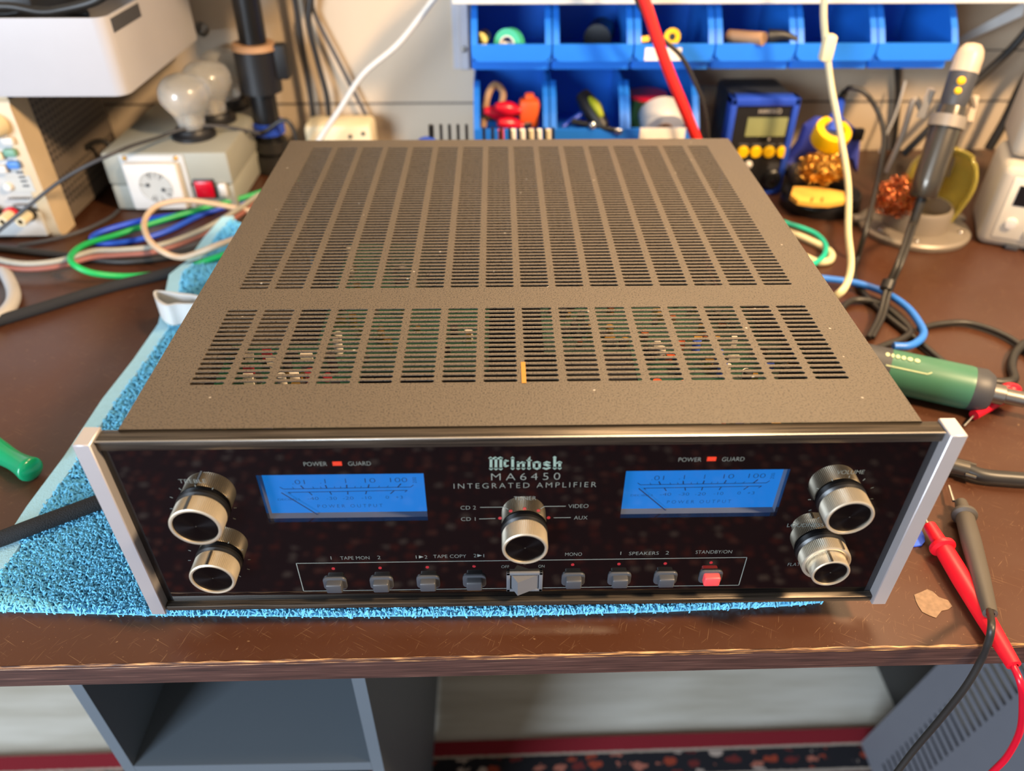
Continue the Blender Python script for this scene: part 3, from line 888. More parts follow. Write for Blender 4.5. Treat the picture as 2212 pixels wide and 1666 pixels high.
# loop pile
pile_v = []; pile_f = []
rl = random.Random(3)
def hem_x(y):
    for (p, _), (q_, _) in zip(hp_, hp_[1:]):
        if min(p.y, q_.y) <= y <= max(p.y, q_.y):
            t = (y - p.y) / (q_.y - p.y) if abs(q_.y - p.y) > 1e-9 else 0
            return p.x + (q_.x - p.x) * t + 0.012
    return -9
def loop(x, y):
    a = rl.uniform(0, 2 * PI); hh = rl.uniform(0.0032, 0.0052); ln = rl.uniform(0.0012, 0.0028)
    tx, ty = rl.uniform(-0.0016, 0.0016), rl.uniform(-0.0018, 0.0012)
    z0 = 0.0014 + lift(x, y)
    ca, sa = math.cos(a), math.sin(a)
    pts = []
    for t in (-1, -0.6, 0, 0.6, 1):
        s = t * ln; zq = hh * (1 - t * t) ** 0.6
        k = zq / hh
        pts.append((x - tl.x + s * ca + tx * k, y - tl.y + s * sa + ty * k, z0 + zq))
    o = len(pile_v)
    r = 0.00055
    for px, py, pz in pts:
        pile_v.extend(((px - sa * r, py + ca * r, pz), (px + sa * r, py - ca * r, pz), (px, py, pz + r * 1.3)))
    for i in range(4):
        for k in range(3):
            pile_f.append((o + i * 3 + k, o + i * 3 + (k + 1) % 3, o + i * 3 + 3 + (k + 1) % 3, o + i * 3 + 3 + k))
def scatter(x0, x1, y0, y1, d):
    for _ in range(int((x1 - x0) * (y1 - y0) / d ** 2)):
        x = rl.uniform(x0, x1); y = rl.uniform(y0, y1)
        if inside(x, y, outline) and x > hem_x(y):
            loop(x, y)
scatter(-0.37, -0.205, 0.0, 0.13, 0.00125)
scatter(-0.36, -0.205, 0.13, 0.57, 0.0018)
scatter(-0.21, 0.21, 0.0, 0.03, 0.00125)
g = G(True); g.v = [Vector(p) for p in pile_v]; g.f = pile_f; g.m = [0] * len(pile_f); g.s = [True] * len(pile_f)
o = obj('terry_pile', g, 'towel_blue', tw); o['kind'] = 'stuff'

# ================================================================== shelf, bins and wall fittings
YBF = 0.66
zsh = ay(1600, 9, YBF - 0.004).z
sh = thing('wall_shelf', 'white shelf board running above the row of blue bins', 'shelf', (0.35, 0.74, zsh))
sl_ = Vector(sh.location)
obj('shelf_board', G().box(-0.062 - sl_.x, 0.95 - sl_.x, YBF - 0.004 - sl_.y, YW - sl_.y, 0, 0.02, 0.001, seg=1, smooth=False), 'white_plastic', sh)
# bracket arm at the far end
p0 = ay(2060, 92, 0.80) - sl_; p1 = ay(2212, 20, 0.72) - sl_
obj('bracket', G().add([p0 + Vector((0, 0, -0.006)), p0 + Vector((0, 0, 0.004)), p1 + Vector((0, 0, 0.010)), p1 + Vector((0, 0, -0.008)), p0 + Vector((0.004, 0.002, -0.006)), p0 + Vector((0.004, 0.002, 0.004)), p1 + Vector((0.004, 0.002, 0.010)), p1 + Vector((0.004, 0.002, -0.008))],
                       [(0, 1, 2, 3), (4, 5, 6, 7), (0, 1, 5, 4), (2, 3, 7, 6), (1, 2, 6, 5), (0, 3, 7, 4)], False), 'white_plastic', sh)
# upright rail with a screw
a = ay(990, 0, YW - 0.006); b = ay(1016, 150, YW - 0.006)
rail = thing('wall_rail', 'pale grey mounting rail with a screw beside the top blue bin', 'rail', (a.x + 0.006, YW, b.z))
rl_ = Vector(rail.location)
obj('channel', G().box(-0.006, 0.006, -0.008, 0, 0, a.z - b.z + 0.05, 0.001, seg=1).box(-0.016, -0.006, -0.003, 0, 0, a.z - b.z + 0.05), 'silver_satin', rail)
sc_ = ay(1003, 107, YW - 0.009) - rl_
obj('screw', G().lathe([(0, 0.003), (0.003, 0.0025), (0.0042, 0)], 16, axis((sc_.x, -0.008, sc_.z), (0, -1, 0))), 'steel', rail)

BW, BD, BH = 0.0935, 0.148, 0.075
def make_bin(loc, label):
    b = thing('storage_bin', label, 'storage bin', loc, 0, 'blue storage bins under the wall shelf')
    g = G(); hw = BW / 2; t = 0.0018
    side = [(0.012, 0), (BD, 0), (BD, BH), (0.055, BH), (0.030, 0.060), (0.004, 0.030), (0.0, 0.012), (0.012, 0.010)]
    for s in (-1, 1):
        T = Matrix(((0, 0, s, s * (hw - t) if s > 0 else -(hw - t)), (1, 0, 0, 0), (0, 1, 0, 0), (0, 0, 0, 1)))
        g.prism(side, t, T)
    g.box(-hw + t, hw - t, BD - t, BD, 0, BH).box(-hw + t, hw - t, 0.012, BD, 0, t).box(-hw + t, hw - t, 0.010, 0.012, 0, 0.012).box(-hw + t, hw - t, 0.0, 0.012, 0.011, 0.0125)
    obj('bin_shell', g, 'blue_plastic', b)
    # front lip with rounded lower corners and a flange up each side
    g = G()
    r = 0.011; pts = []
    for cx, a0 in ((-hw + r, 180), (hw - r, 270)):
        for k in range(7):
            t_ = math.radians(a0 + 15 * k)
            pts.append((cx + r * math.cos(t_), 0.012 + r + r * math.sin(t_)))
    pts += [(hw, 0.031), (-hw, 0.031)]
    g.prism(pts, 0.004, front(0.001))
    for s in (-1, 1):
        prof = [(0.001, 0.030), (0.001 + 0.012, 0.045), (0.030, 0.062), (0.050, 0.0745)]
        for (ya, za), (yb, zb) in zip(prof, prof[1:]):
            xo, xi = s * hw, s * (hw - 0.0075)
            g.add([(xo, ya - 0.004, za), (xi, ya - 0.004, za), (xi, yb - 0.004, zb), (xo, yb - 0.004, zb), (xo, ya, za), (xi, ya, za), (xi, yb, zb), (xo, yb, zb)], [(0, 1, 2, 3), (4, 5, 6, 7), (1, 5, 6, 2), (0, 4, 7, 3)], False)
    obj('front_lip', g, 'blue_plastic', b)
    return b
zu = ay(1500, 130, YBF).z - 0.0125
zl_ = ay(1500, 276, YBF).z - 0.031
xu = [ay(u, 130, YBF).x for u in (1017, 2057)]
pu = (xu[1] - xu[0]) / 6
ul = ['blue bin of the upper row holding a mint green tape roll', 'blue upper bin next to the green tape bin, dark thing inside', 'blue upper bin crossed by the red cable, yellow reel inside',
      'blue upper bin holding a wooden handled brush', 'blue upper bin crossed by the hanging cream cable', 'empty blue bin at the shelf end above the solder gun']
ll = ['blue lower bin full of red and orange clips', 'blue lower bin holding a lime and black screwdriver', 'blue lower bin holding a white tape roll, paper label in front']
bins = []
first = make_bin((xu[0] + pu / 2, YBF, zu), ul[0]); bins.append(first)
for i in range(1, 6):
    c = copy_tree(first); c.location.x = xu[0] + pu * (i + 0.5); c['label'] = ul[i]; bins.append(c)
lows = []
for i, uc in enumerate((1105, 1270, 1428)):
    c = copy_tree(first); c.location = (ay(uc, 285, YBF).x, YBF, zl_); c['label'] = ll[i]; lows.append(c)
pp = lows[2].location
a = ay(1383, 277, YBF - 0.004); b = ay(1478, 303, YBF - 0.004)
obj('paper_label', G().box(a.x - pp.x, b.x - pp.x, -0.0040, -0.0030, b.z - pp.z, a.z - pp.z), 'paper', lows[2])
a = ay(1395, 100, YBF - 0.004); b = ay(1470, 131, YBF - 0.004); pp = bins[2].location
obj('paper_label', G().box(a.x - pp.x, b.x - pp.x, -0.0038, -0.0030, b.z - pp.z, a.z - pp.z - 0.002), 'paper', bins[2])
# things in the upper bins
zf = zu + 0.002
t = thing('tape_roll', 'mint green tape roll standing in the first upper bin', 'tape', ay(1100, 80, YBF + 0.02)); t.location.z = zf + 0.024
obj('tape', G().lathe([(0.0100, -0.006), (0.0175, -0.006), (0.0175, 0.006), (0.0100, 0.006), (0.0100, -0.006)], 36, axis((0, 0, 0), (-0.5, -1, 0.15))), 'mint', t)
obj('core', G().lathe([(0.0085, -0.0065), (0.0100, -0.0065), (0.0100, 0.0065), (0.0085, 0.0065), (0.0085, -0.0065)], 30, axis((0, 0, 0), (-0.5, -1, 0.15))).box(-0.008, 0.008, -0.002, 0.002, -0.003, 0.003), 'paper', t)
p = ay(1040, 82, YBF + 0.015)
solo('brass_ferrule', G().cyl((p.x, p.y - 0.006, p.z), (p.x + 0.004, p.y + 0.01, p.z), 0.0075), 'brass', 'small round brass ferrule beside the mint green tape roll', 'ferrule')
p = ay(1290, 82, YBF + 0.06)
solo('motor', G().cyl((p.x, p.y, zf + 0.02), (p.x + 0.01, p.y + 0.04, zf + 0.02), 0.017).cyl((p.x - 0.02, p.y - 0.02, zf + 0.008), (p.x - 0.002, p.y, zf + 0.016), 0.002), 'black_satin', 'black round motor deep inside the second upper bin', 'motor')
t = thing('wire_reel', 'small yellow reel in the upper bin behind the red cable', 'reel', ay(1452, 80, YBF + 0.02))
obj('rim', G().lathe([(0.004, -0.005), (0.0095, -0.005), (0.0095, 0.005), (0.004, 0.005), (0.004, -0.005)], 24, axis((0, 0, 0), (-0.2, -1, 0.3))), 'yellow', t)
obj('hub', G().lathe([(0, 0.0045), (0.004, 0.0045), (0.004, -0.0045), (0, -0.0045)], 16, axis((0, 0, 0), (-0.2, -1, 0.3))), 'black_plastic', t)
p = ay(1388, 88, YBF + 0.012)
solo('brass_nut', G().cyl(p - Vector((0.004, 0, 0)), p + Vector((0.006, 0.004, 0)), 0.006, n=6), 'brass', 'brass nut behind the red cable in the third upper bin', 'nut')
t = thing('brush', 'wooden handled black brush resting on the fourth upper bin lip', 'brush', ay(1640, 82, YBF - 0.006))
p0 = ay(1575, 78, YBF + 0.03) - t.location; p1 = ay(1650, 84, YBF - 0.004) - t.location
obj('handle', G().cyl(p0, p1, 0.0075), 'wood_handle', t)
p2 = ay(1660, 80, YBF + 0.01) - t.location; p3 = ay(1722, 86, YBF + 0.002) - t.location
obj('bristles', G(True).tube([p2, (p2 + p3) / 2 + Vector((0, 0, 0.003)), p3], lambda q: 0.009 * (1 - 0.7 * q)), 'black_plastic', t)
# things in the lower bins
def lowp(u, v, y):
    return ay(u, v, y)
p = lowp(1070, 215, YBF + 0.05)
t = thing('plastic_clamp', 'amber brown clamp leaning in the lower bin of clips', 'clamp', p)
obj('jaw', G(True).tube([Vector((-0.016, -0.02, -0.028)), Vector((-0.010, -0.01, 0.006)), Vector((0.0, 0, 0.018)), Vector((0.010, 0, 0.006)), Vector((0.0, -0.01, -0.024))], 0.0045), 'wood_handle', t)
obj('pivot', G().sphere((-0.006, -0.018, -0.012), 0.009), 'brass', t)
rr = random.Random(5)
for i, (u, v, k, r, nm) in enumerate(((1075, 245, 'red_gloss', 0.008, 'red clip beside the amber brown clamp'), (1100, 235, 'red_gloss', 0.0085, 'upper red clip in the middle of the clip bin'), (1105, 268, 'red_gloss', 0.008, 'red clip lowest in the clip bin near its lip'))):
    p = lowp(u, v, YBF + 0.03 - 0.008 * i)
    a = rr.uniform(-0.6, 0.6)
    t = thing('crocodile_clip', nm, 'clip', p, a, 'red clips in the lower bin')
    obj('boot', G(True).tube([Vector((-0.018, 0, 0.004)), Vector((0, 0, 0)), Vector((0.014, -0.004, -0.003))], lambda q: r * (0.55 + 0.5 * math.sin(PI * min(1, q * 1.1)))), k, t)
    obj('jaw', G().box(0.012, 0.026, -0.006, -0.001, -0.005, 0.001, 0.001), 'steel', t)
p = lowp(1143, 240, YBF + 0.03)
t = thing('plug', 'orange plastic plug in the lower bin of red clips', 'plug', p)
obj('plug_body', G().box(-0.013, 0.013, -0.012, 0.012, -0.02, 0.016, 0.006).box(-0.006, 0.006, -0.008, 0.006, 0.012, 0.022, 0.003), 'orange', t)
obj('pin', G().cyl((-0.004, -0.008, -0.02), (-0.006, -0.014, -0.03), 0.002).cyl((0.004, -0.008, -0.02), (0.003, -0.014, -0.03), 0.002), 'brass', t)
p = lowp(1280, 240, YBF + 0.02)
t = thing('stubby_screwdriver', 'lime and black stubby screwdriver in the middle lower bin', 'screwdriver', p)
d = Vector((0.5, -0.6, -0.62)).normalized()
obj('handle', G(True).tube([-d * 0.026, -d * 0.01, d * 0.008, d * 0.026], lambda q: 0.012 * (0.75 + 0.3 * math.sin(PI * q))), 'black_plastic', t)
mk('yellow_green', 'a3ad1c', 0.5)
obj('grip_stripe', G(True).tube([-d * 0.014 + Vector((0.002, -0.007, 0.007)), Vector((0.003, -0.008, 0.009)), d * 0.016 + Vector((0.002, -0.007, 0.008))], lambda q: 0.006 * math.sin(PI * (0.15 + 0.7 * q))), 'yellow_green', t)
p0 = lowp(1235, 262, YBF + 0.01); p1 = lowp(1340, 284, YBF - 0.006)
t = thing('steel_rod', 'black and steel rod lying across the middle lower bin lip', 'rod', p0)
obj('shaft', G().cyl((0, 0, 0), p1 - p0, 0.004, 0.003), 'black_satin', t)
obj('tip', G().cyl((p1 - p0) * 0.9, (p1 - p0) * 1.03, 0.0036, 0.0036), 'chrome', t)
obj('ball', G().sphere((p1 - p0) * 0.42 + Vector((0, -0.005, 0.002)), 0.0052), 'chrome', t)
p0 = lowp(1215, 275, YBF + 0.012); p1 = lowp(1265, 240, YBF + 0.025)
solo('blue_pen', G().cyl(p0, p1, 0.0035), 'deep_blue', 'dark blue pen beside the steel rod', 'pen')
p = lowp(1425, 262, YBF + 0.032)
t = thing('tape_roll', 'white tape roll lying in the lower bin behind its paper label', 'tape', (p.x, p.y, zl_ + 0.003))
obj('tape', G().lathe([(0.012, 0), (0.0265, 0), (0.0268, 0.001), (0.0268, 0.029), (0.0262, 0.030), (0.012, 0.030), (0.012, 0)], 44, axis((0, 0.012, 0.034), (0.1, -0.86, -0.5))), 'white_plastic', t)
obj('core', G().lathe([(0.010, -0.0003), (0.012, -0.0003), (0.012, 0.0303), (0.010, 0.0303), (0.010, -0.0003)], 30, axis((0, 0.012, 0.034), (0.1, -0.86, -0.5))), 'wood_handle', t)
p = lowp(1395, 228, YBF + 0.075)
t = thing('spool', 'red wire spool behind the white tape roll', 'spool', (p.x, p.y, zl_ + 0.003))
obj('flange', G().lathe([(0, 0.044), (0.026, 0.044), (0.026, 0.048), (0, 0.048)], 36), 'red_gloss', t)
obj('flange', G().lathe([(0, 0), (0.026, 0), (0.026, 0.004), (0, 0.004)], 36), 'red_gloss', t)
obj('winding', G().lathe([(0.014, 0.004), (0.020, 0.006), (0.020, 0.042), (0.014, 0.044)], 30), 'brass', t)

# ================================================================== lab supply with a white tray on top, bulb box, pole
yp = tab(108, 515).y
xr = tab(108, 515).x
zp = ay(18, 206, yp).z
psu = thing('power_supply', 'beige lab power supply with perforated dark side under the white tray', 'power supply', (xr - 0.10, yp, ZT))
q0 = Vector(psu.location)
hP = zp - ZT
xR = xr + 0.014 - q0.x
obj('front_panel', G().box(-0.2, xr - q0.x, 0.0, 0.006, 0.036, hP - 0.012, 0.002).box(-0.2, xr - q0.x + 0.002, -0.004, 0.004, 0.004, 0.034, 0.003), 'panel_white', psu)
obj('bezel', G().prism([(0.0, 0.008), (0.006, 0.0), (0.036, 0.0), (0.036, hP), (0.006, hP), (0.0, hP - 0.012)], 0.014, Matrix(((0, 0, 1, xR - 0.014), (1, 0, 0, 0.0), (0, 1, 0, 0), (0, 0, 0, 1))) ).box(-0.2, xR, 0.002, 0.034, hP - 0.008, hP, 0.002), 'beige', psu)
g = G()
# side sheet with rows of small holes (dark punched dots standing a hair proud)
mk('dark_sheet', '6a5f54', 0.5)
obj('side_sheet', G().box(-0.2, xR - 0.002, 0.034, 0.20, 0.006, hP - 0.001), 'dark_sheet', psu)
g = G()
for z_ in [0.075 + 0.0078 * k for k in range(10)] + [0.022 + 0.0078 * k for k in range(5)]:
    for k in range(17):
        y_ = 0.042 + 0.009 * k
        g.box(xR - 0.0021, xR - 0.0018, y_, y_ + 0.0034, z_, z_ + 0.0038)
o = obj('vent_slots', g, 'black_plastic', psu)
# front controls
def pf(u, v, y=None):
    p = ay(u, v, yp if y is None else y); return p - q0
p = pf(5, 268)
obj('knob', G().lathe([(0, 0.016), (0.010, 0.016), (0.012, 0.012), (0.0125, 0)], 24, axis((p.x - 0.006, 0, p.z), (0, -1, 0))), 'cream', psu)
def btn(u, v, key, wd=0.0065, hh=0.0042):
    p = pf(u, v)
    obj('button', G().box(p.x - wd, p.x + wd, -0.006, 0.001, p.z - hh, p.z + hh, 0.002), key, psu)
btn(20, 303, 'white_plastic'); btn(25, 328, 'button_green'); btn(33, 354, 'button_blue'); btn(-2, 335, 'cream'); btn(6, 364, 'white_plastic')
a = pf(5, 372); b = pf(82, 414)
obj('indicator_panel', G().box(a.x, b.x - 0.002, -0.0005, 0.001, b.z, a.z - 0.004), 'grey_panel', psu)
for k, (u, v) in enumerate(((43, 372), (48, 382), (52, 391), (57, 401))):
    p = pf(u, v); obj('indicator_slot', G().box(p.x - 0.0035, p.x + 0.0035, -0.0009, 0, p.z - 0.001, p.z + 0.001), 'dark_grey', psu)
p = pf(20, 402)
obj('button', G().lathe([(0, 0.006), (0.004, 0.0055), (0.0052, 0.003), (0.0055, 0)], 20, axis((p.x, 0, p.z), (0, -1, 0))), 'white_plastic', psu)
for u, v, key in ((-8, 458, 'black_plastic'), (30, 462, 'red_gloss'), (68, 462, 'black_plastic')):
    p = pf(u, v - 4)
    t_ = obj('binding_post', G().lathe([(0.0028, 0.022), (0.0058, 0.022), (0.0062, 0.020), (0.0062, 0.004), (0.0028, 0.004)], 24, axis((p.x, -0.004, p.z), (0, -1, 0))), 'cream', psu)
    obj('ring', G().lathe([(0, 0.0045), (0.0078, 0.0045), (0.0080, 0.003), (0.0080, 0)], 24, axis((p.x, -0.004, p.z), (0, -1, 0))), key, t_)
g = G()
for u0, u1, v, h in ((18, 68, 429, 4), (28, 66, 443, 3)):
    a = pf(u0, v, yp - 0.004); b = pf(u1, v, yp - 0.004)
    for k in range(9):
        xx = a.x + (b.x - a.x) * k / 9
        g.box(xx, xx + (b.x - a.x) / 13, -0.0045, -0.0035, a.z - 0.0009, a.z + 0.0009)
obj('print', g, 'dark_grey', psu)

# white tray on the supply
yt = az(275, 205, zp + 0.002).y
xt = az(275, 205, zp + 0.002).x
ztop = ay(245, 40, yt).z
tray = thing('plastic_tray', 'white plastic tray full of black leads on top of the power supply', 'tray', (xt - 0.15, yt, zp + 0.0004))
q0 = Vector(tray.location); hT = ztop - zp
b = bmesh.new()
out = rrect(-0.22, 0.15, 0.0, 0.245, 0.014, 6)
inn = rrect(-0.218, 0.148, 0.002, 0.243, 0.012, 6)
g = G(); n = len(out)
vs = [(x * 0.995 + 0, y + 0.0005, 0) for x, y in out] + [(x, y, 0.006) for x, y in out] + [(x, y, hT) for x, y in out] + [(x, y, hT) for x, y in inn] + [(x, y, 0.004) for x, y in inn]
fs = [list(range(n))[::-1], list(range(4 * n, 5 * n))]
for r_ in range(4):
    for k in range(n):
        fs.append((r_ * n + k, r_ * n + (k + 1) % n, (r_ + 1) * n + (k + 1) % n, (r_ + 1) * n + k))
g.add(vs, fs, True); b.free()
obj('tray_shell', g, 'tray_white', tray)
a = ay(268, 45, yt + 0.03) - q0
obj('name_plate', G().box(0.1496, 0.1506, 0.012, 0.085, hT - 0.016, hT - 0.003), 'dark_grey', tray)
# leads lying in the tray
def cable(name, pts, r, key, label, cat='cable', group=None, n=10, sub=8, flat=None):
    g = G(True).tube(pts, r, n, sub, flat=flat)
    return solo(name, g, key, label, cat, group)
zz0 = ztop - 0.012
cable('black_lead', [ay(u, v, yt + 0.045) for u, v in ((-60, 18), (20, 14), (90, 26), (140, 20), (200, 4), (240, -20))], 0.0045, 'black_rubber', 'thick black lead bent along the front of the white tray')
cable('black_lead', [ay(u, v, yt + 0.07) for u, v in ((-60, 24), (10, 30), (70, 22), (130, 27), (190, 30))], 0.004, 'black_satin', 'shiny black lead lying lower in the white tray')
solo('black_box', G().box(tray.location.x - 0.2, tray.location.x + 0.03, yt + 0.1, yt + 0.22, zp + 0.006, ztop + 0.006, 0.003), 'black_plastic', 'black box lying in the white tray behind the leads', 'box')

# bulb box
yb0 = tab(258, 455).y; xb0 = tab(258, 455).x; xb1 = tab(517, 452).x
zbx = ay(213, 330, yb0).z
bx = thing('bulb_box', 'grey dim bulb box with a power socket, red switch and three lampholders', 'bulb box', ((xb0 + xb1) / 2, yb0, ZT))
q0 = Vector(bx.location); hw = (xb1 - xb0) / 2; hB = zbx - ZT
obj('enclosure', G().box(-hw, hw, 0, YW - 0.006 - yb0, 0.001, hB * 0.45, 0.003).box(-hw - 0.001, hw + 0.001, -0.001, YW - 0.005 - yb0, hB * 0.45, hB, 0.004), 'grey_box', bx)
def bf(u, v, y=None):
    return ay(u, v, yb0 if y is None else y) - q0
a = bf(262, 333); b = bf(412, 452)
fl_ = obj('socket_frame', G().box(bf(258, 340).x, bf(397, 340).x, -0.003, 0, bf(300, 447).z, bf(300, 334).z, 0.0012), 'panel_white', bx)
sx0, sx1, sz0, sz1 = bf(285, 395).x, bf(398, 395).x, bf(330, 444).z, bf(330, 347).z
pl_ = obj('socket', G().box(sx0, sx1, -0.012, -0.002, sz0, sz1, 0.002), 'white_plastic', fl_)
cx, cz = bf(334, 394, yb0 - 0.012).x, (sz0 + sz1) / 2
obj('well', G().lathe([(0.0185, 0.0004), (0.0195, 0.0008), (0.0200, 0.0)], 40, axis((cx, -0.012, cz), (0, -1, 0))).lathe([(0, 0.0001), (0.0185, 0.0003)], 40, axis((cx, -0.012, cz), (0, -1, 0))), 'grey_panel', pl_)
obj('pin_hole', G().lathe([(0, 0.0006), (0.0024, 0.0006), (0.0024, 0)], 14, axis((cx + 0.008, -0.0122, cz - 0.003), (0, -1, 0))).lathe([(0, 0.0006), (0.0024, 0.0006), (0.0024, 0)], 14, axis((cx - 0.009, -0.0122, cz + 0.003), (0, -1, 0))), 'black_plastic', pl_)
for u in (271, 381):
    p = bf(u, 340); obj('screw', G().sphere((p.x, -0.003, p.z), 0.0028), 'brass', fl_)
a = bf(416, 386); b = bf(472, 427)
sw = obj('switch', G().box(a.x, b.x, -0.003, 0, b.z, a.z, 0.001), 'black_plastic', bx)
obj('rocker', G().box(a.x + 0.002, b.x - 0.002, -0.006, -0.002, b.z + 0.002, a.z - 0.002, 0.0015), 'switch_red', sw)
a = bf(472, 394); b = bf(496, 421)
obj('terminal', G().box(a.x, b.x, -0.007, 0, b.z, a.z, 0.002), 'white_plastic', bx)
R_ = 0.030
ys = [az(421, 294, zbx).y - yb0, az(421, 294, zbx).y - yb0 + 0.058, az(421, 294, zbx).y - yb0 + 0.114]
xs_ = [az(421, 294, zbx).x - q0.x, az(474, 252, zbx).x - q0.x, az(509, 214, zbx).x - q0.x + 0.002]
lbl = ['frosted light bulb nearest on the grey box, in front of the others', 'frosted light bulb second on the grey box', 'frosted light bulb farthest on the grey box by the pole']
for k, (x_, y_) in enumerate(zip(xs_, ys)):
    obj('lampholder', G().lathe([(0, 0), (0.0265, 0), (0.0265, 0.004), (0.023, 0.006), (0.021, 0.011), (0.016, 0.012), (0.016, 0.004)], 36, Matrix.Translation((x_, y_, hB))), 'black_plastic', bx)
    if k == 0:
        bl = thing('light_bulb', lbl[0], 'light bulb', q0 + Vector((x_, y_, hB + 0.0095)), 0, 'frosted bulbs on the grey box')
        prof = [(0.0150, 0), (0.0155, 0.006), (0.0165, 0.016), (0.0195, 0.026), (0.0250, 0.036), (0.0290, 0.046), (0.0300, 0.055), (0.0285, 0.066), (0.0240, 0.075), (0.0170, 0.0815), (0.0085, 0.0850), (0, 0.0858)]
        pf2 = [(p_.x, p_.y * 0.76) for p_ in spline([Vector((a_, b_, 0)) for a_, b_ in prof], 4)]
        pf2[-1] = (0, pf2[-1][1])
        obj('bulb_envelope', G().lathe([(max(0, a_), b_) for a_, b_ in pf2], 40), 'bulb_glass', bl)
        obj('bulb_stem', G().lathe([(0.0025, 0), (0.0045, 0.012), (0.004, 0.024), (0, 0.027)], 16), 'bulb_cap', bl)
        obj('screw_cap', G().lathe([(0, -0.010), (0.012, -0.010), (0.0132, 0.0), (0, 0.0005)], 24), 'bulb_cap', bl)
    else:
        c = copy_tree(bl); c.location = q0 + Vector((x_, y_, hB + 0.0095)); c['label'] = lbl[k]

# black pole with clamp collar
YP = 0.745
pole = thing('lamp_pole', 'black tube pole with a clamp collar behind the grey bulb box', 'pole', az(597, 350, ZT))
pole.location.y = YP
t0 = ay(590, 338, YP); t1 = ay(526, -30, YP)
pole.location = (t0.x, YP, ZT)
q0 = Vector(pole.location)
rP = (ay(575, 30, YP).x - ay(508, 30, YP).x) / 2
base = Vector((t0.x, YP, ZT)); d = (t1 - t0).normalized()
foot_ = t0 + d * ((ZT - t0.z) / d.z)
def on(u, v):
    z_ = ay(u, v, YP).z
    return t0 + d * ((z_ - t0.z) / d.z) - q0
obj('tube', G().cyl(foot_ - q0, t1 + d * 0.5 - q0, rP * 0.88, n=28), 'black_satin', pole)
obj('collar', G().cyl(on(560, 195), on(540, 100), rP * 1.42, n=28).box(0.0, rP * 2.1, -0.008, 0.012, on(560, 170).z, on(545, 95).z, 0.003, T=Matrix.Translation((on(550, 150).x, 0, 0))), 'black_plastic', pole)
obj('collar_rim', G().cyl(on(540, 104), on(540, 92), rP * 1.5, rP * 1.35, n=28), 'wood_handle', pole)
obj('blue_ring', G().cyl(on(575, 285), on(572, 262), rP * 1.15, n=28), 'deep_blue', pole)
obj('clamp_foot', G().cyl(foot_ - q0 + Vector((0, 0, 0.001)), on(590, 330), rP * 1.35, n=28).cyl(on(590, 322), on(590, 300), rP * 1.2, n=28), 'black_rubber', pole)
# cable ties and lead wrapped at the pole
cable('black_lead', [ay(u, v, YP - 0.03) for u, v in ((430, 278), (500, 275), (560, 288), (605, 262), (625, 265), (640, 300), (636, 335))], 0.0028, 'black_rubber', 'black lead wrapped around the foot of the black pole')

# leads hanging against the wall
cable('wall_lead', [ay(u, v, YW - 0.02) for u, v in ((632, -30), (637, 0), (655, 110), (672, 215), (685, 320))], 0.0038, 'black_rubber', 'straight black lead hanging down the wall next to the pole')
cable('wall_lead', [ay(u, v, YW - 0.02) for u, v in ((676, -30), (668, 20), (668, 60), (688, 140), (708, 220), (712, 310))], 0.0038, 'black_rubber', 'bowed black lead hanging second from the pole on the wall')
cable('wall_lead', [ay(u, v, YW - 0.012) for u, v in ((676, -20), (680, 30), (735, 140), (800, 268)) ], 0.0026, 'dark_grey', 'thin dark grey lead slanting down the wall to the white adapter')
cable('white_cable', [ay(u, v, 0.70) for u, v in ((1260, -420), (1100, -200), (990, -70), (935, 0), (860, 95), (785, 160), (735, 235), (690, 302))] + [Vector((ay(690, 302, 0.70).x - 0.02, 0.68, ZT + 0.03))], 0.0036, 'white_plastic', 'white cable slanting across the wall behind the amplifier')
p = az(750, 292, ZT + 0.03)
t = thing('power_strip', 'cream power strip with two holes against the wall behind the amplifier', 'power strip', (ay(735, 300, 0.77).x, 0.77, ZT))
obj('strip_body', G().box(-0.045, 0.048, -0.018, 0.03, 0.0, ay(735, 272, 0.75).z - ZT, 0.008), 'cream', t)
tz = ay(735, 276, 0.752).z - ZT
obj('pin_hole', G().cyl((0.018, -0.019, tz - 0.012), (0.018, -0.010, tz - 0.012), 0.0028).cyl((0.036, -0.019, tz - 0.008), (0.036, -0.010, tz - 0.008), 0.0028), 'black_plastic', t)
p = ay(436, 64, YW - 0.002)
solo('wall_screw', G().lathe([(0, 0.004), (0.004, 0.0035), (0.007, 0.001), (0.009, 0)], 20, axis(p, (0, -1, 0))), 'steel', 'round steel screw head in the wall above the bulbs', 'screw')
# rack of slim tools behind the amplifier
YR = 0.56
xa_, xb_ = ay(925, 300, YR).x, ay(1215, 300, YR).x
zr = ay(1000, 303, YR).z
rack = thing('tool_rack', 'black comb shaped rack of slim tools standing behind the amplifier', 'rack', ((xa_ + xb_) / 2, YR, ZT))
q0 = Vector(rack.location)
obj('rack_base', G().box(xa_ - q0.x, xb_ - q0.x, -0.02, 0.03, 0, 0.03, 0.003), 'black_plastic', rack)
g = G()
for u0, v0, u1, v1 in [(931 + 0, 270, 929, 312)] + [(952 + 18.5 * k, 269, 953 + 18.5 * k, 312) for k in range(4)] + [(1045 + 18.7 * k, 276, 1047 + 19.6 * k, 312) for k in range(9)]:
    a = ay(u0, v0, YR) - q0; b = ay(u1, v1, YR) - q0
    g.cyl((b.x, 0, 0.02), (a.x, 0, a.z), 0.0017 if u0 > 935 else 0.003, n=8)
obj('prong', g, 'black_plastic', rack)
obj('blue_knob', G().sphere((ay(922, 303, YR).x - q0.x, -0.004, zr - ZT - 0.002), 0.012, sc=(1, 1, 0.6)), 'deep_blue', rack)
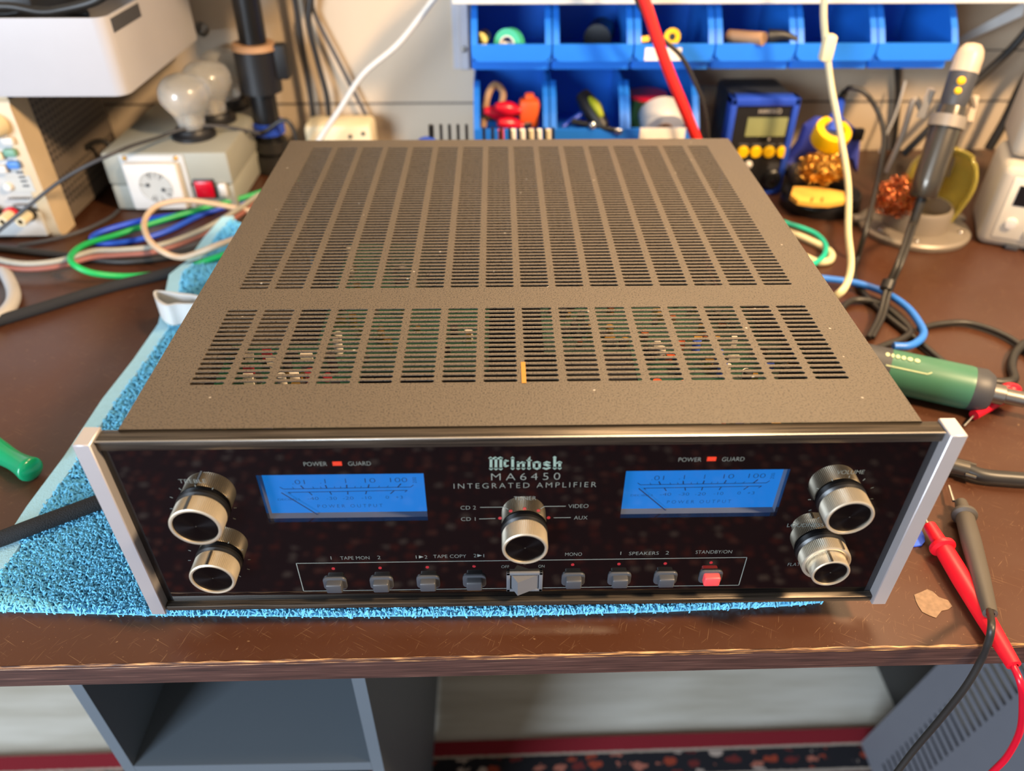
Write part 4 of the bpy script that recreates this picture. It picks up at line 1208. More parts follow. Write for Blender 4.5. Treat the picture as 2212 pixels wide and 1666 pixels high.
for k, (u, key) in enumerate(((1082, 'red_button'), (1108, 'paper'), (1128, 'paper'), (1147, 'cream'), (1164, 'paper'), (1184, 'cream'))):
    a = ay(u, 280, YR + 0.02); b = ay(u + 4, 312, YR + 0.02)
    solo('slim_tool', G().cyl((b.x, b.y, ZT + 0.031), (a.x, a.y, a.z), 0.0035, n=10), key, ['salmon red', 'first white', 'second white', 'first cream', 'third white', 'last cream'][k] + ' slim tool handle in the black rack behind the amplifier', 'tool', 'tool handles in the rack')

# ================================================================== hanging cables in front of the bins
cable('red_cable', [ay(u, v, 0.60) for u, v in ((1330, -420), (1345, -200), (1370, -60), (1392, 0), (1420, 85), (1445, 155), (1478, 235), (1504, 300), (1512, 330))] + [Vector((ay(1514, 340, 0.58).x, 0.57, ZT + 0.012))], 0.0062, 'red_cable', 'thick red cable hanging in front of the blue bins')
cable('dark_cable', [ay(u, v, 0.62) for u, v in ((1330, -420), (1348, -160), (1368, -30), (1385, 20), (1425, 78), (1470, 120), (1500, 175), (1521, 230), (1530, 300), (1528, 330))], 0.0025, 'black_rubber', 'thin dark cable hanging beside the thick red cable')
yc = [0.60, 0.60, 0.60, 0.60, 0.60, 0.59, 0.56, 0.50, 0.42, 0.36, 0.325, 0.315]
cp = [(1800, -420), (1790, -200), (1782, -40), (1779, 30), (1784, 95), (1796, 190), (1815, 290), (1832, 400), (1832, 500), (1838, 570), (1828, 615), (1806, 640)]
cc = thing('cream_cable', 'cream cable with a tied knot hanging from the shelf beside the solder gun', 'cable', tab(1806, 640, 0.0))
q0 = Vector(cc.location)
obj('cord', G(True).tube([ay(u, v, y_) - q0 for (u, v), y_ in zip(cp, yc)] + [tab(1770, 668, 0.006) - q0, tab(1715, 690, 0.005) - q0], lambda t_: 0.0048, 12, flat=0.7), 'cream_cable', cc)
kp = ay(1788, 102, 0.597) - q0
obj('knot', G().box(-0.0065, 0.0065, -0.007, 0.007, -0.014, 0.013, 0.003, T=Matrix.Translation(kp)), 'cream_cable', cc)

# ================================================================== soldering station
ps = tab(1690, 420)
st = thing('soldering_station', 'blue and black soldering station with display and four yellow buttons', 'soldering station', (0, ps.y, ZT))
tr_ = ay(1733, 212, ps.y); tl_ = ay(1583, 212, ps.y)
st.location.x = (tr_.x + tl_.x) / 2
q0 = Vector(st.location); hw = (tr_.x - tl_.x) / 2; hS = tr_.z - ZT
mk('dark_grey_blue', '2b303a', 0.4)
obj('body', G().box(-hw + 0.003, hw - 0.003, 0.012, 0.092, 0.002, hS - 0.001, 0.007), 'dark_grey_blue', st)
obj('front_bezel', G().box(-hw, -hw + 0.008, 0, 0.022, 0, hS, 0.002).box(hw - 0.008, hw, 0, 0.022, 0, hS, 0.002).box(-hw, hw, 0, 0.022, hS - 0.010, hS, 0.002).box(-hw, hw, 0, 0.022, 0, 0.006, 0.002), 'deep_blue', st)
obj('front_plate', G().box(-hw + 0.004, hw - 0.004, 0.004, 0.014, 0.003, hS - 0.006), 'black_plastic', st)
def sf(u, v, y=0.004):
    return ay(u, v, ps.y + y) - q0
def rect(n_, u0, v0, u1, v1, key, th=0.001, y=0.004, bev=0):
    a = sf(u0, v0, y); b = sf(u1, v1, y)
    return obj(n_, G().box(min(a.x, b.x), max(a.x, b.x), y - th, y + 0.0005, min(a.z, b.z), max(a.z, b.z), bev), key, st)
rect('display', 1616, 254, 1694, 294, 'lcd')
g = G(); a = sf(1640, 240); b = sf(1688, 240)
text(g, 'HAKKO', a.x, b.x, a.z, 0.0062, front(0.0038), 1.0); obj('brand_text', g, 'paper', st)
g = G(); a = sf(1640, 301); b = sf(1664, 301)
for k in range(5):
    x_ = a.x + (b.x - a.x) * k / 5
    g.box(x_, x_ + (b.x - a.x) / 7, 0.0034, 0.0041, a.z - 0.0013, a.z + 0.0013); obj('model_text', g, 'paper', st)
for u, v, tx in ((1604, 328, 'UP'), (1632, 328, 'ENTER'), (1660, 328, 'BACK'), (1689, 328, 'DOWN')):
    p = sf(u, v)
    obj('button', G().lathe([(0, 0.004), (0.0062, 0.0038), (0.0072, 0.0025), (0.0075, 0)], 24, axis((p.x, 0.004, p.z), (0, -1, 0))), 'yellow', st)
    obj('button_mark', G().box(p.x - 0.006, p.x + 0.006, 0.0034, 0.0041, p.z + 0.0088, p.z + 0.0102), 'mid_grey', st)
p = sf(1665, 385)
obj('connector', G().lathe([(0.005, 0.010), (0.0095, 0.010), (0.0105, 0.006), (0.012, 0.005), (0.012, 0)], 28, axis((p.x, 0.004, p.z), (0, -1, 0))), 'black_satin', st)
obj('connector_nut', G().lathe([(0, 0.009), (0.0045, 0.009), (0.0045, 0.002)], 18, axis((p.x, 0.004, p.z), (0, -1, 0))), 'chrome', st)
p = sf(1616, 355)
obj('jack', G().sphere((p.x, 0.003, p.z), 0.005), 'white_plastic', st)
rect('switch_plate', 1660, 352, 1700, 366, 'dark_grey')
# cream rolled paper behind the station
p0 = ay(1508, 205, 0.76)
solo('paper_roll', G().cyl(p0, p0 + Vector((0.035, 0.01, -0.006)), 0.013), 'cream', 'cream rolled paper behind the soldering station', 'roll')

# ================================================================== iron holder
pc = tab(1768, 445)
ih = thing('iron_holder', 'blue and yellow soldering iron holder with brass wool and a yellow sponge', 'iron holder', pc)
q0 = Vector(ih.location)
mk('smoke', '4b4640', 0.35)
RX = (tab(1855, 445).x - tab(1690, 445).x) / 2
Tm = Matrix.Diagonal((RX, 0.042, 1, 1))
obj('base', G().lathe([(0, 0.0), (1.0, 0.0), (1.02, 0.004), (0.99, 0.019), (0.95, 0.021), (0, 0.021)], 48, Tm), 'black_satin', ih)
sp_ = [tab(u, v, 0.022) - q0 for u, v in ((1706, 428), (1712, 410), (1760, 410), (1822, 421), (1824, 440), (1790, 446), (1755, 445), (1722, 440))]
sg = obj('sponge', G().prism([(p_.x, p_.y) for p_ in sp_][::-1], 0.006, Matrix.Translation((0, 0, 0.0205)), 0.001), 'sponge', ih)
for u in (1755, 1777):
    p = tab(u, 433, 0.0265) - q0
    obj('slit', G().cyl((p.x - 0.003, p.y - 0.004, 0.0266), (p.x + 0.002, p.y + 0.006, 0.0266), 0.0012, n=8), 'orange', sg)
obj('hood', G().box(-0.036, 0.036, 0.012, 0.075, 0.019, 0.040, 0.006, T=Matrix.Translation((0.002, 0, 0))), 'smoke', ih)
# brass wool, one tangle
def wool(c, rad, n, key, name, parent, seed):
    rr = random.Random(seed); g = G(True)
    for k in range(n):
        a = Vector((rr.gauss(0, 1), rr.gauss(0, 1), rr.gauss(0, 1))).normalized()
        p = Vector((a.x * rad[0], a.y * rad[1], a.z * rad[2])) * rr.uniform(0.55, 1.0)
        u_ = a.orthogonal().normalized(); w_ = a.cross(u_); s = rr.uniform(0.0022, 0.0045); ph = rr.uniform(0, 6.28)
        g.tube([Vector(c) + p + (u_ * math.cos(t_ + ph) + w_ * math.sin(t_ + ph)) * s + a * 0.0011 * t_ for t_ in (0, 1.3, 2.6, 3.9, 5.2)], 0.00055, 4, 2, cap=False, flat=0.5)
    o = obj(name, g, key, parent); o['kind'] = 'stuff'
    return o
wc = tab(1775, 368, 0.045) - q0
wool((wc.x, wc.y, 0.048), (0.027, 0.018, 0.016), 420, 'brass', 'brass_wool', ih, 4)
# blue saddle with the yellow throat
sad = []
for u, v in ((1686, 360), (1727, 312), (1742, 275), (1768, 258), (1830, 262), (1856, 285), (1848, 372), (1838, 340), (1815, 338), (1740, 330), (1722, 338), (1712, 372)):
    sad.append(ay(u, v, pc.y + 0.05) - q0)
g = G().prism([(p_.x, p_.z) for p_ in sad][::-1], 0.020, front(0.062), 0.003)
obj('saddle', g, 'holder_blue', ih)
dI = (ay(1812, 225, pc.y + 0.055) - ay(1795, 290, pc.y + 0.02)).normalized()
cI = ay(1796, 290, pc.y + 0.025) - q0
dT = Vector((0.08, -0.42, 0.9)).normalized()
obj('throat', G().lathe([(0.0155, -0.012), (0.0215, -0.012), (0.0225, 0.004), (0.0215, 0.008), (0.0135, 0.009), (0.0125, 0.0), (0, -0.006)], 36, axis(cI, dT)), 'yellow', ih)
obj('throat_core', G().lathe([(0, 0.005), (0.0130, 0.004), (0.0130, -0.004), (0, -0.004)], 30, axis(cI, dT)), 'dark_grey', ih)
obj('side_clip', G().box(-0.006, 0.006, -0.004, 0.004, -0.006, 0.008, 0.001, T=Matrix.Translation(ay(1853, 292, pc.y + 0.04) - q0)), 'black_plastic', ih)
si = thing('soldering_iron', 'blue handled soldering iron standing in the yellow throat of its holder', 'soldering iron', cI + q0)
obj('handle', G().cyl((0, 0, 0), dI * 0.05, 0.0085, 0.0062).cyl(dI * 0.018, dI * 0.022, 0.0105, 0.0105), 'deep_blue', si)
q1 = Vector(si.location)
obj('strain_relief', G().cyl(dI * 0.05, dI * 0.066 + Vector((0.003, 0, 0)), 0.006, 0.004), 'black_rubber', si)
cp = [dI * 0.062 + Vector((0.003, 0, 0)), ay(1835, 190, pc.y + 0.05) - q1, ay(1868, 200, pc.y + 0.04) - q1, ay(1898, 245, pc.y + 0.03) - q1, ay(1910, 300, pc.y) - q1, ay(1898, 380, pc.y - 0.05) - q1, ay(1872, 490, pc.y - 0.14) - q1, tab(1852, 560, 0.004) - q1, tab(1846, 600, 0.004) - q1, tab(1890, 660, 0.004) - q1, tab(1975, 730, 0.004) - q1, tab(2060, 800, 0.004) - q1, tab(2100, 825, 0.004) - q1]
obj('cord', G(True).tube(cp, 0.0030), 'black_rubber', si)

# ================================================================== desoldering stand with its gun
pb = tab(1970, 497)
ds = thing('desoldering_stand', 'grey metal stand with yellow glass jar and copper wool for the solder gun', 'stand', pb)
q0 = Vector(ds.location)
RB = (tab(2083, 500).x - tab(1857, 500).x) / 2
mk('cast_grey', '8d8377', 0.45, 0.3)
bs = obj('base_plate', G().lathe([(0, 0), (RB * 0.98, 0), (RB, 0.002), (RB, 0.006), (RB * 0.96, 0.0085), (0, 0.0085)], 56, Matrix.Diagonal((1, 0.95, 1, 1))), 'cast_grey', ds)
for a in (200, 250, 330, 60):
    t_ = math.radians(a)
    obj('screw', G().sphere((RB * 0.8 * math.cos(t_), RB * 0.77 * math.sin(t_), 0.009), 0.003, sc=(1, 1, 0.5)), 'chrome', bs)
for s in (-1, 1):
    obj('ear', G().box(s * RB * 0.9 - 0.012, s * RB * 0.9 + 0.012, 0.01, 0.024, 0.004, 0.011, 0.003), 'cast_grey', bs)
RC = 0.036
obj('cup', G().lathe([(RC, 0.008), (RC * 1.02, 0.03), (RC * 0.97, 0.034), (RC * 0.90, 0.034), (RC * 0.88, 0.012), (0, 0.012)], 48), 'cast_grey', ds)
# glass jar cut open towards the viewer's side, tilted
g = G(True)
nn = 40; prof = [(RC * 0.86, 0.024), (RC * 0.95, 0.040), (RC * 1.02, 0.058), (RC * 0.98, 0.074), (RC * 0.80, 0.088), (RC * 0.62, 0.094)]
Tj = Matrix.Translation((0.004, 0.0, 0.0)) @ Matrix.Rotation(0.12, 4, 'Y')
vs = []; fs = []
a0, a1 = math.radians(-45), math.radians(205)
for k in range(nn + 1):
    a = a0 + (a1 - a0) * k / nn
    for r_, z_ in prof:
        vs.append((r_ * math.cos(a), r_ * math.sin(a), z_))
mP = len(prof)
for k in range(nn):
    for j in range(mP - 1):
        fs.append((k * mP + j, (k + 1) * mP + j, (k + 1) * mP + j + 1, k * mP + j + 1))
g.add(vs, fs, True, Tj)
jar = obj('glass_jar', g, 'jar_glass', ds)
sm = jar.modifiers.new('thickness', 'SOLIDIFY'); sm.thickness = 0.003
obj('jar_rim', G(True).tube([Tj @ Vector((prof[j][0] * math.cos(a0), prof[j][0] * math.sin(a0), prof[j][1])) for j in range(mP)] + [Tj @ Vector((prof[-1][0] * math.cos(a0 + (a1 - a0) * k / 8), prof[-1][0] * math.sin(a0 + (a1 - a0) * k / 8), prof[-1][1])) for k in range(1, 9)] + [Tj @ Vector((prof[j][0] * math.cos(a1), prof[j][0] * math.sin(a1), prof[j][1])) for j in range(mP - 2, -1, -1)], 0.0022), 'jar_glass', jar)
wcu = ay(1940, 425, pb.y - 0.012) - q0
wool(wcu, (0.024, 0.020, 0.021), 520, 'copper', 'copper_wool', ds, 8)
# gun, its holder arms and the hanging leads
YGn = pb.y + 0.004
g0 = ay(1991, 428, YGn - 0.052); g1 = ay(2082, 158, YGn - 0.006); g2 = ay(2090, 112, YGn + 0.0)
gun = thing('desoldering_gun', 'dark metal desoldering gun with white cap and yellow button in its stand', 'desoldering gun', g0)
q1 = Vector(gun.location); v1 = g1 - g0; dg = v1.normalized()
mk('gunmetal', '69645d', 0.28, 0.85)
Lg = v1.length
obj('barrel', G().lathe([(0, 0), (0.0125, 0.0), (0.0142, 0.002), (0.0150, 0.02), (0.0150, Lg * 0.62), (0.0142, Lg * 0.70), (0.0135, Lg * 0.74), (0, Lg * 0.74)], 40, axis((0, 0, 0), dg)), 'gunmetal', gun)
hd = obj('head', G().lathe([(0.0120, Lg * 0.74), (0.0138, Lg * 0.80), (0.0142, Lg), (0, Lg)], 36, axis((0, 0, 0), dg)), 'dark_grey', gun)
cap_d = (g2 - g1).normalized()
mk('white_cap', 'b3a28e', 0.4)
obj('cap', G().lathe([(0.0138, 0), (0.0138, 0.016), (0.0120, 0.023), (0.008, 0.028), (0, 0.030)], 36, axis(v1, dg)), 'white_cap', gun)
nrm = (CAM - (g0 + dg * Lg * 0.9)).normalized(); nrm = (nrm - dg * nrm.dot(dg)).normalized()
pb1 = dg * Lg * 0.90 + nrm * 0.0135
mk('amber', 'f0b400', 0.3, emit='ffc020', estr=0.25)
obj('button', G().sphere(pb1 + dg * 0.003, 0.0042).sphere(pb1 - dg * 0.007, 0.0036), 'amber', gun)
obj('nozzle_sleeve', G().cyl(-dg * 0.034, (0, 0, 0), 0.0046, 0.0056), 'black_rubber', gun)
# leads from the gun
endp = tab(1885, 725, 0.006)
for k, (du, rr_, lb) in enumerate(((0, 0.0018, 0), (10, 0.0014, 1))):
    pts = [-dg * 0.03, ay(1965 + du, 490, YGn - 0.105) - q1, ay(1942 + du, 560, YGn - 0.16) - q1, tab(1915 + du, 622, 0.022) - q1, tab(1900 + du, 680, 0.008) - q1, tab(1875 + du, 730, 0.005) - q1]
    obj('lead', G(True).tube(pts, rr_ + 0.0008), 'black_rubber', gun)
obj('lead_tie', G().cyl(tab(1921, 608, 0.026) - q1, tab(1914, 626, 0.020) - q1, 0.0065), 'black_plastic', gun)
# arms of the stand
for s, pts in ((-1, ((1915, 372), (1950, 290), (1975, 215), (1995, 240), (2015, 195))), (1, ((2045, 380), (2075, 300), (2100, 250), (2098, 215), (2085, 200)))):
    obj('arm', G(True).tube([ay(u, v, YGn + 0.02) - q0 for u, v in pts], 0.0034, 8), 'cast_grey', ds)
for u0, v0, u1, v1_ in ((1990, 255, 2013, 192), (2095, 262, 2110, 208)):
    a = ay(u0, v0, YGn + 0.012) - q0; b = ay(u1, v1_, YGn + 0.022) - q0
    obj('bracket_plate', G().add([a + Vector((-0.004, 0, 0)), a + Vector((0.004, 0, 0)), b + Vector((0.003, 0, 0)), b + Vector((-0.003, 0, 0)), a + Vector((-0.004, 0.004, 0)), a + Vector((0.004, 0.004, 0)), b + Vector((0.003, 0.004, 0)), b + Vector((-0.003, 0.004, 0))], [(0, 1, 2, 3), (4, 5, 6, 7), (0, 1, 5, 4), (1, 2, 6, 5), (2, 3, 7, 6), (3, 0, 4, 7)], False), 'white_cap', ds)
ctr = dg * Lg * 0.62 + (q1 - q0)
obj('gun_ring', G().lathe([(0.0155, -0.006), (0.0185, -0.006), (0.0185, 0.006), (0.0155, 0.006), (0.0155, -0.006)], 32, axis(ctr, dg)), 'cast_grey', ds)

# wall leads on the right-hand side
cable('wall_lead', [ay(u, v, YW - 0.01) for u, v in ((1938, 140), (1940, 200), (1936, 260), (1930, 322))], 0.0042, 'black_rubber', 'black lead running straight down the wall under the end bin')
cable('wall_lead', [ay(u, v, 0.76) for u, v in ((2240, 40), (2180, 110), (2100, 185), (2040, 245), (1975, 310), (1950, 335))], 0.0050, 'black_rubber', 'black lead slanting down the wall behind the solder gun')
cable('wall_lead', [ay(u, v, 0.77) for u, v in ((2250, 130), (2212, 178), (2170, 262), (2135, 322))], 0.0065, 'black_rubber', 'thick black lead slanting down the wall behind the bench meters')
cable('white_lead', [ay(u, v, YW - 0.03) for u, v in ((1956, 175), (1935, 245), (1915, 290), (1900, 330))], 0.0016, 'white_plastic', 'thin white lead on the wall under the end bin')

# ================================================================== bench meters at the edge
pm = tab(2105, 527)
yaw = math.radians(-24)
zm = ay(2172, 352, pm.y + 0.01).z - ZT
def meter(name, loc, lab, hh, scr):
    t = thing(name, lab, 'bench meter', loc, yaw)
    obj('bumper', G().box(0, 0.23, 0, 0.10, 0, hh, 0.010, seg=3), 'grey_bumper', t)
    obj('face', G().box(0.012, 0.22, -0.0015, 0.004, 0.012, hh - 0.010, 0.002), 'cream_face', t)
    return t
mk('grey_bumper', 'b3aa9c', 0.5, var=0.03); mk('cream_face', 'd6cdbb', 0.45, var=0.03)
t1_ = meter('bench_meter', pm, 'beige bench meter with dark display standing on the bench by the stand', zm, 0)
obj('display', G().box(0.020, 0.19, -0.0022, 0, zm * 0.56, zm - 0.018), 'dark_lcd', t1_)
g = G()
for k in range(8):
    a = k * PI / 4
    line(g, (0.040, zm * 0.80), (0.040 + 0.0045 * math.cos(a), zm * 0.80 + 0.0045 * math.sin(a)), 0.001, front(-0.0024))
obj('display_sign', g, 'paper', t1_)
obj('power_button', G().lathe([(0, 0.004), (0.0055, 0.0035), (0.0065, 0)], 24, axis((0.026, -0.0015, zm * 0.34), (0, -1, 0))), 'white_plastic', t1_)
for x_ in (0.052, 0.080, 0.108):
    for z_ in (0.22, 0.40):
        obj('key', G().box(x_ - 0.010, x_ + 0.010, -0.004, -0.001, zm * z_ - 0.005, zm * z_ + 0.005, 0.002), 'grey_bumper', t1_)
for k in range(4):
    obj('rib', G().box(0.03 + 0.022 * k, 0.044 + 0.022 * k, -0.003, 0.004, 0.0, 0.006, 0.0015), 'dark_grey', t1_)
t2_ = meter('bench_meter', pm + Vector((0.012, 0.02, zm + 0.002)), 'upper beige bench meter with green lamp stacked on the lower one', zm, 1)
mk('lime_lamp', 'a4e000', 0.4, emit='a8e800', estr=0.7)
obj('green_lamp', G().box(0.032, 0.048, -0.0022, 0, 0.020, 0.030, 0.001), 'lime_lamp', t2_)

# ================================================================== cables and tools beside the amplifier, right side
cable('teal_lead', [tab(u, v, 0.008) for u, v in ((1660, 470), (1700, 483), (1735, 494), (1765, 508), (1783, 530), (1780, 552), (1762, 568), (1740, 578))], 0.0030, 'teal', 'teal lead bent behind the amplifier beside the cream plug')
cable('plug_lead', [tab(u, v, 0.004) for u, v in ((1680, 495), (1730, 512), (1778, 535), (1796, 550), (1790, 564), (1765, 566), (1740, 556))], 0.0042, 'cream_cable', 'cream flat lead looped under the teal lead')
cable('blue_lead', [tab(u, v, 0.010) for u, v in ((1720, 598), (1780, 602), (1850, 612), (1910, 632), (1960, 665), (1990, 705), (1994, 725), (1980, 740), (1960, 748), (1930, 748))], 0.0036, 'sky_cable', 'bright blue lead curving over the green electric screwdriver')
cable('black_lead', [tab(u, v, 0.005) for u, v in ((1800, 690), (1830, 655), (1860, 648), (1905, 660), (1945, 690), (1966, 715), (1950, 732), (1915, 745), (1880, 760))], 0.0034, 'black_rubber', 'black lead arching beside the amplifier under the blue lead')
cable('black_lead', [tab(u, v, 0.004) for u, v in ((1985, 710), (2030, 700), (2090, 698), (2160, 720), (2215, 755), (2290, 830), (2420, 900), (2560, 880))], 0.0030, 'black_rubber', 'black lead crossing the open bench below the bench meters')
cable('black_lead', [tab(u, v, 0.004) for u, v in ((2085, 812), (2130, 822), (2165, 826), (2190, 820), (2185, 790), (2195, 760), (2230, 735), (2330, 715), (2460, 740))], 0.0040, 'black_rubber', 'black lead looping behind the nose of the green screwdriver')
p0 = tab(1900, 795, 0.02); p1 = tab(2098, 838, 0.02)
dd = (p1 - p0); dd.z = 0; dd.normalize()
dr = thing('electric_screwdriver', 'green and grey electric screwdriver lying beside the amplifier', 'electric screwdriver', (p0.x, p0.y, ZT))
q0 = Vector(dr.location)
Ld = (Vector((p1.x, p1.y, 0)) - Vector((p0.x, p0.y, 0))).length
Ta = axis((0, 0, 0.0195), dd)
RD = 0.0185
obj('handle', G().lathe([(0, -0.055), (RD * 0.9, -0.053), (RD, -0.045), (RD, Ld - 0.004), (RD * 0.97, Ld)], 40, Ta), 'green_tool', dr)
obj('grip', G().lathe([(RD * 1.015, -0.05), (RD * 1.02, 0.006)], 30, Ta), 'dark_grey', dr)
obj('nose', G().lathe([(RD * 0.98, Ld - 0.001), (RD * 1.0, Ld + 0.008), (RD * 0.8, Ld + 0.014), (RD * 0.62, Ld + 0.0145), (0, Ld + 0.0145)], 36, Ta), 'dark_grey', dr)
obj('chuck', G().lathe([(0.0085, Ld + 0.0145), (0.0085, Ld + 0.024), (0.0065, Ld + 0.025), (0.0065, Ld + 0.040), (0, Ld + 0.040)], 28, Ta), 'steel', dr)
obj('bit', G().lathe([(0.0036, Ld + 0.04), (0.0036, Ld + 0.075), (0.002, Ld + 0.08), (0, Ld + 0.08)], 6, Ta, smooth=False), 'silver', dr)
# printed line and letters on its upper side
up = (CAM - (p0 + dd * 0.03)).normalized(); up = (up - dd * up.dot(dd)).normalized(); sd = dd.cross(up) * -1
def Tprint(a, off=0.0):
    n_ = (up * math.cos(off) + sd * math.sin(off)); s_ = n_.cross(dd)
    return Matrix(((dd.x, s_.x, n_.x, n_.x * RD * 1.02), (dd.y, s_.y, n_.y, n_.y * RD * 1.02), (dd.z, s_.z, n_.z, 0.0195 + n_.z * RD * 1.02), (0, 0, 0, 1)))
g = G()
for k, (a_, b_) in enumerate(((0.0, 0.0035), (0.0045, 0.007), (0.008, 0.0115), (0.0125, 0.016), (0.017, 0.0215), (0.0225, 0.027))):
    g.prism([((a_ + b_) / 2 + (b_ - a_) / 2 * math.cos(t_ * PI / 5), 0.0022 * math.sin(t_ * PI / 5)) for t_ in range(10)], 0.0002, Tprint(0, 0.75))
obj('print', g, 'lime_print', dr)
g = G(); line(g, (0.002, 0.002), (0.034, 0.002), 0.0012, Tprint(0, 0.1)); line(g, (0.034, 0.002), (0.037, 0.004), 0.0012, Tprint(0, 0.1))
obj('stripe', g, 'lime_print', dr)
# red clip probe lying behind its nose
t = thing('red_clip', 'red test clip with a thin pin beside the screwdriver nose', 'test clip', tab(2120, 893, 0.0))
q0 = Vector(t.location)
obj('clip_body', G(True).tube([tab(2104, 897, 0.006) - q0, tab(2125, 884, 0.006) - q0, tab(2155, 866, 0.007) - q0, tab(2185, 850, 0.008) - q0], lambda q_: 0.0052 * (0.8 + 0.25 * q_)), 'red_gloss', t)
obj('clip_head', G().sphere(tab(2182, 842, 0.008) - q0, 0.0085, sc=(1.1, 0.8, 0.7)), 'red_gloss', t)
obj('pin', G().cyl(tab(2104, 897, 0.005) - q0, tab(2082, 921, 0.002) - q0, 0.0009, n=8), 'silver', t)
# coax lead with moulded plug
t = thing('coax_lead', 'thick grey coaxial lead with moulded plug beside the silver end cap', 'cable', tab(2080, 1020))
q0 = Vector(t.location)
obj('cord', G(True).tube([tab(u, v, 0.007) - q0 for u, v in ((2085, 1014), (2120, 1026), (2170, 1032), (2260, 1034), (2420, 1010), (2620, 930))], 0.0052, 14), 'black_rubber', t)
obj('plug', G(True).tube([tab(u, v, 0.008) - q0 for u, v in ((2020, 995), (2050, 1004), (2090, 1014))], 0.0066, 18), 'gunmetal', t)
for dv in (-13, 13):
    obj('plug_rib', G().cyl(tab(2085, 1012 + dv, 0.008) - q0, tab(2108, 1019 + dv, 0.008) - q0, 0.0016), 'gunmetal', t)
# guitar pick
c = tab(1985, 1158)
g = G()
pts = [tab(u, v, 0.0006) for u, v in ((1960, 1150), (1975, 1138), (1986, 1140), (1995, 1160), (1997, 1172), (1990, 1180), (1975, 1182), (1955, 1178))]
g.add(pts + [p_ + Vector((0, 0, 0.0012)) for p_ in pts], [list(range(8))[::-1], list(range(8, 16))] + [(k, (k + 1) % 8, 8 + (k + 1) % 8, 8 + k) for k in range(8)], False)
solo('guitar_pick', g, 'pick_blue', 'small blue plastic pick lying next to the red probe tip', 'pick')

# test probes
def probe(name, tip, neck, col, end, cabpts, kb, kc, label, zr_):
    t = thing(name, label, 'test probe', tab(*col))
    q0 = Vector(t.location)
    P0 = tab(*tip, 0.006) - q0; P1 = tab(*neck, 0.007) - q0; P2 = tab(*col, 0.0085) - q0; P3 = tab(*end, zr_) - q0
    d_ = (P3 - P2).normalized(); L_ = (P3 - P2).length
    obj('needle', G().cyl(P0, P1, 0.0009, 0.0011, n=8), 'silver', t)
    obj('collar', G().lathe([(0.0050, -0.003), (0.0082, -0.0015), (0.0085, 0.0), (0.0082, 0.0012), (0.0056, 0.0025)], 28, axis(P2, d_)), kb, t)
    l0 = (P2 - P1).length
    obj('probe_grip', G().lathe([(0.0016, -l0), (0.0040, -l0 + 0.0006), (0.0046, -0.008), (0.0052, 0), (0.0060, 0.004), (0.0063, L_ * 0.3), (0.0056, L_ * 0.65), (0.0048, L_ * 0.85), (0.0042, L_), (0.0024, L_ + 0.0005)], 28, axis(P2, d_)), kb, t)
    obj('lead', G(True).tube([P3 - d_ * 0.003] + [(p_ - q0) for p_ in cabpts], 0.0021), kc, t)
yh = y0 - 0.006
mk('grey_probe', '4b4640', 0.55)
mk('red_probe', 'd80f22', 0.42)
probe('black_probe', (2050, 1050), (2060, 1083), (2083, 1113), (2139, 1326),
      [ay(2142, 1348, yh - 0.004), ay(2136, 1385, yh - 0.010), ay(2120, 1425, yh - 0.010), ay(2085, 1485, yh - 0.012), ay(2030, 1555, yh - 0.012), ay(1975, 1620, yh - 0.012), ay(1935, 1672, yh - 0.014), ay(1900, 1720, yh - 0.016)],
      'grey_probe', 'black_rubber', 'dark grey test probe with black lead near the bench edge', 0.0165)
probe('red_probe', (1998, 1120), (2008, 1138), (2036, 1182), (2190, 1438),
      [ay(2204, 1475, yh - 0.018), ay(2209, 1520, yh - 0.02), ay(2203, 1580, yh - 0.02), ay(2175, 1635, yh - 0.02), ay(2140, 1672, yh - 0.02), ay(2100, 1720, yh - 0.02)],
      'red_probe', 'red_gloss', 'red test probe hanging over the bench edge', 0.0065)

# ================================================================== left side cables and things
cable('blue_lead', [tab(u, v, 0.0035) for u, v in ((640, 395), (560, 422), (500, 440), (430, 460), (340, 470), (260, 488), (210, 505), (199, 518), (225, 526), (290, 520), (360, 500), (440, 462), (520, 438), (640, 405))], 0.0033, 'blue_cable', 'royal blue lead folded in a narrow loop in front of the bulb box')
cable('green_lead', [tab(u, v, h_) for u, v, h_ in ((640, 390, 0.0105), (540, 423, 0.0105), (440, 450, 0.0105), (330, 482, 0.0105), (250, 508, 0.0115), (185, 528, 0.020), (154, 552, 0.0245), (160, 572, 0.0245), (200, 590, 0.016), (270, 597, 0.006), (340, 592, 0.004), (400, 580, 0.006), (450, 562, 0.014), (500, 545, 0.016), (560, 525, 0.012))], 0.0033, 'green_cable', 'bright green lead in a wide loop reaching to the towel')
cable('beige_lead', [tab(u, v, h_) for u, v, h_ in ((640, 475, 0.008), (535, 455, 0.012), (470, 442, 0.022), (400, 433, 0.034), (340, 445, 0.034), (312, 478, 0.028), (320, 515, 0.026), (350, 543, 0.024), (390, 556, 0.018), (430, 546, 0.022), (470, 530, 0.028), (540, 505, 0.026))], 0.0033, 'beige_cable', 'beige lead standing up in a loop before the bulb box')
cable('braided_lead', [tab(u, v, 0.017) for u, v in ((-60, 545), (0, 562), (60, 570), (130, 563), (200, 543), (260, 540), (330, 533), (400, 512), (460, 485), (510, 455), (560, 420))], 0.0030, 'braid_grey', 'grey braided lead winding beside the reddish one')
cable('braided_lead', [tab(u, v, 0.0115) for u, v in ((-60, 560), (0, 576), (60, 582), (130, 575), (200, 556), (260, 551), (330, 545), (400, 524), (462, 497), (515, 466), (565, 430))], 0.0030, 'braid_red', 'reddish braided lead winding beside the grey one')
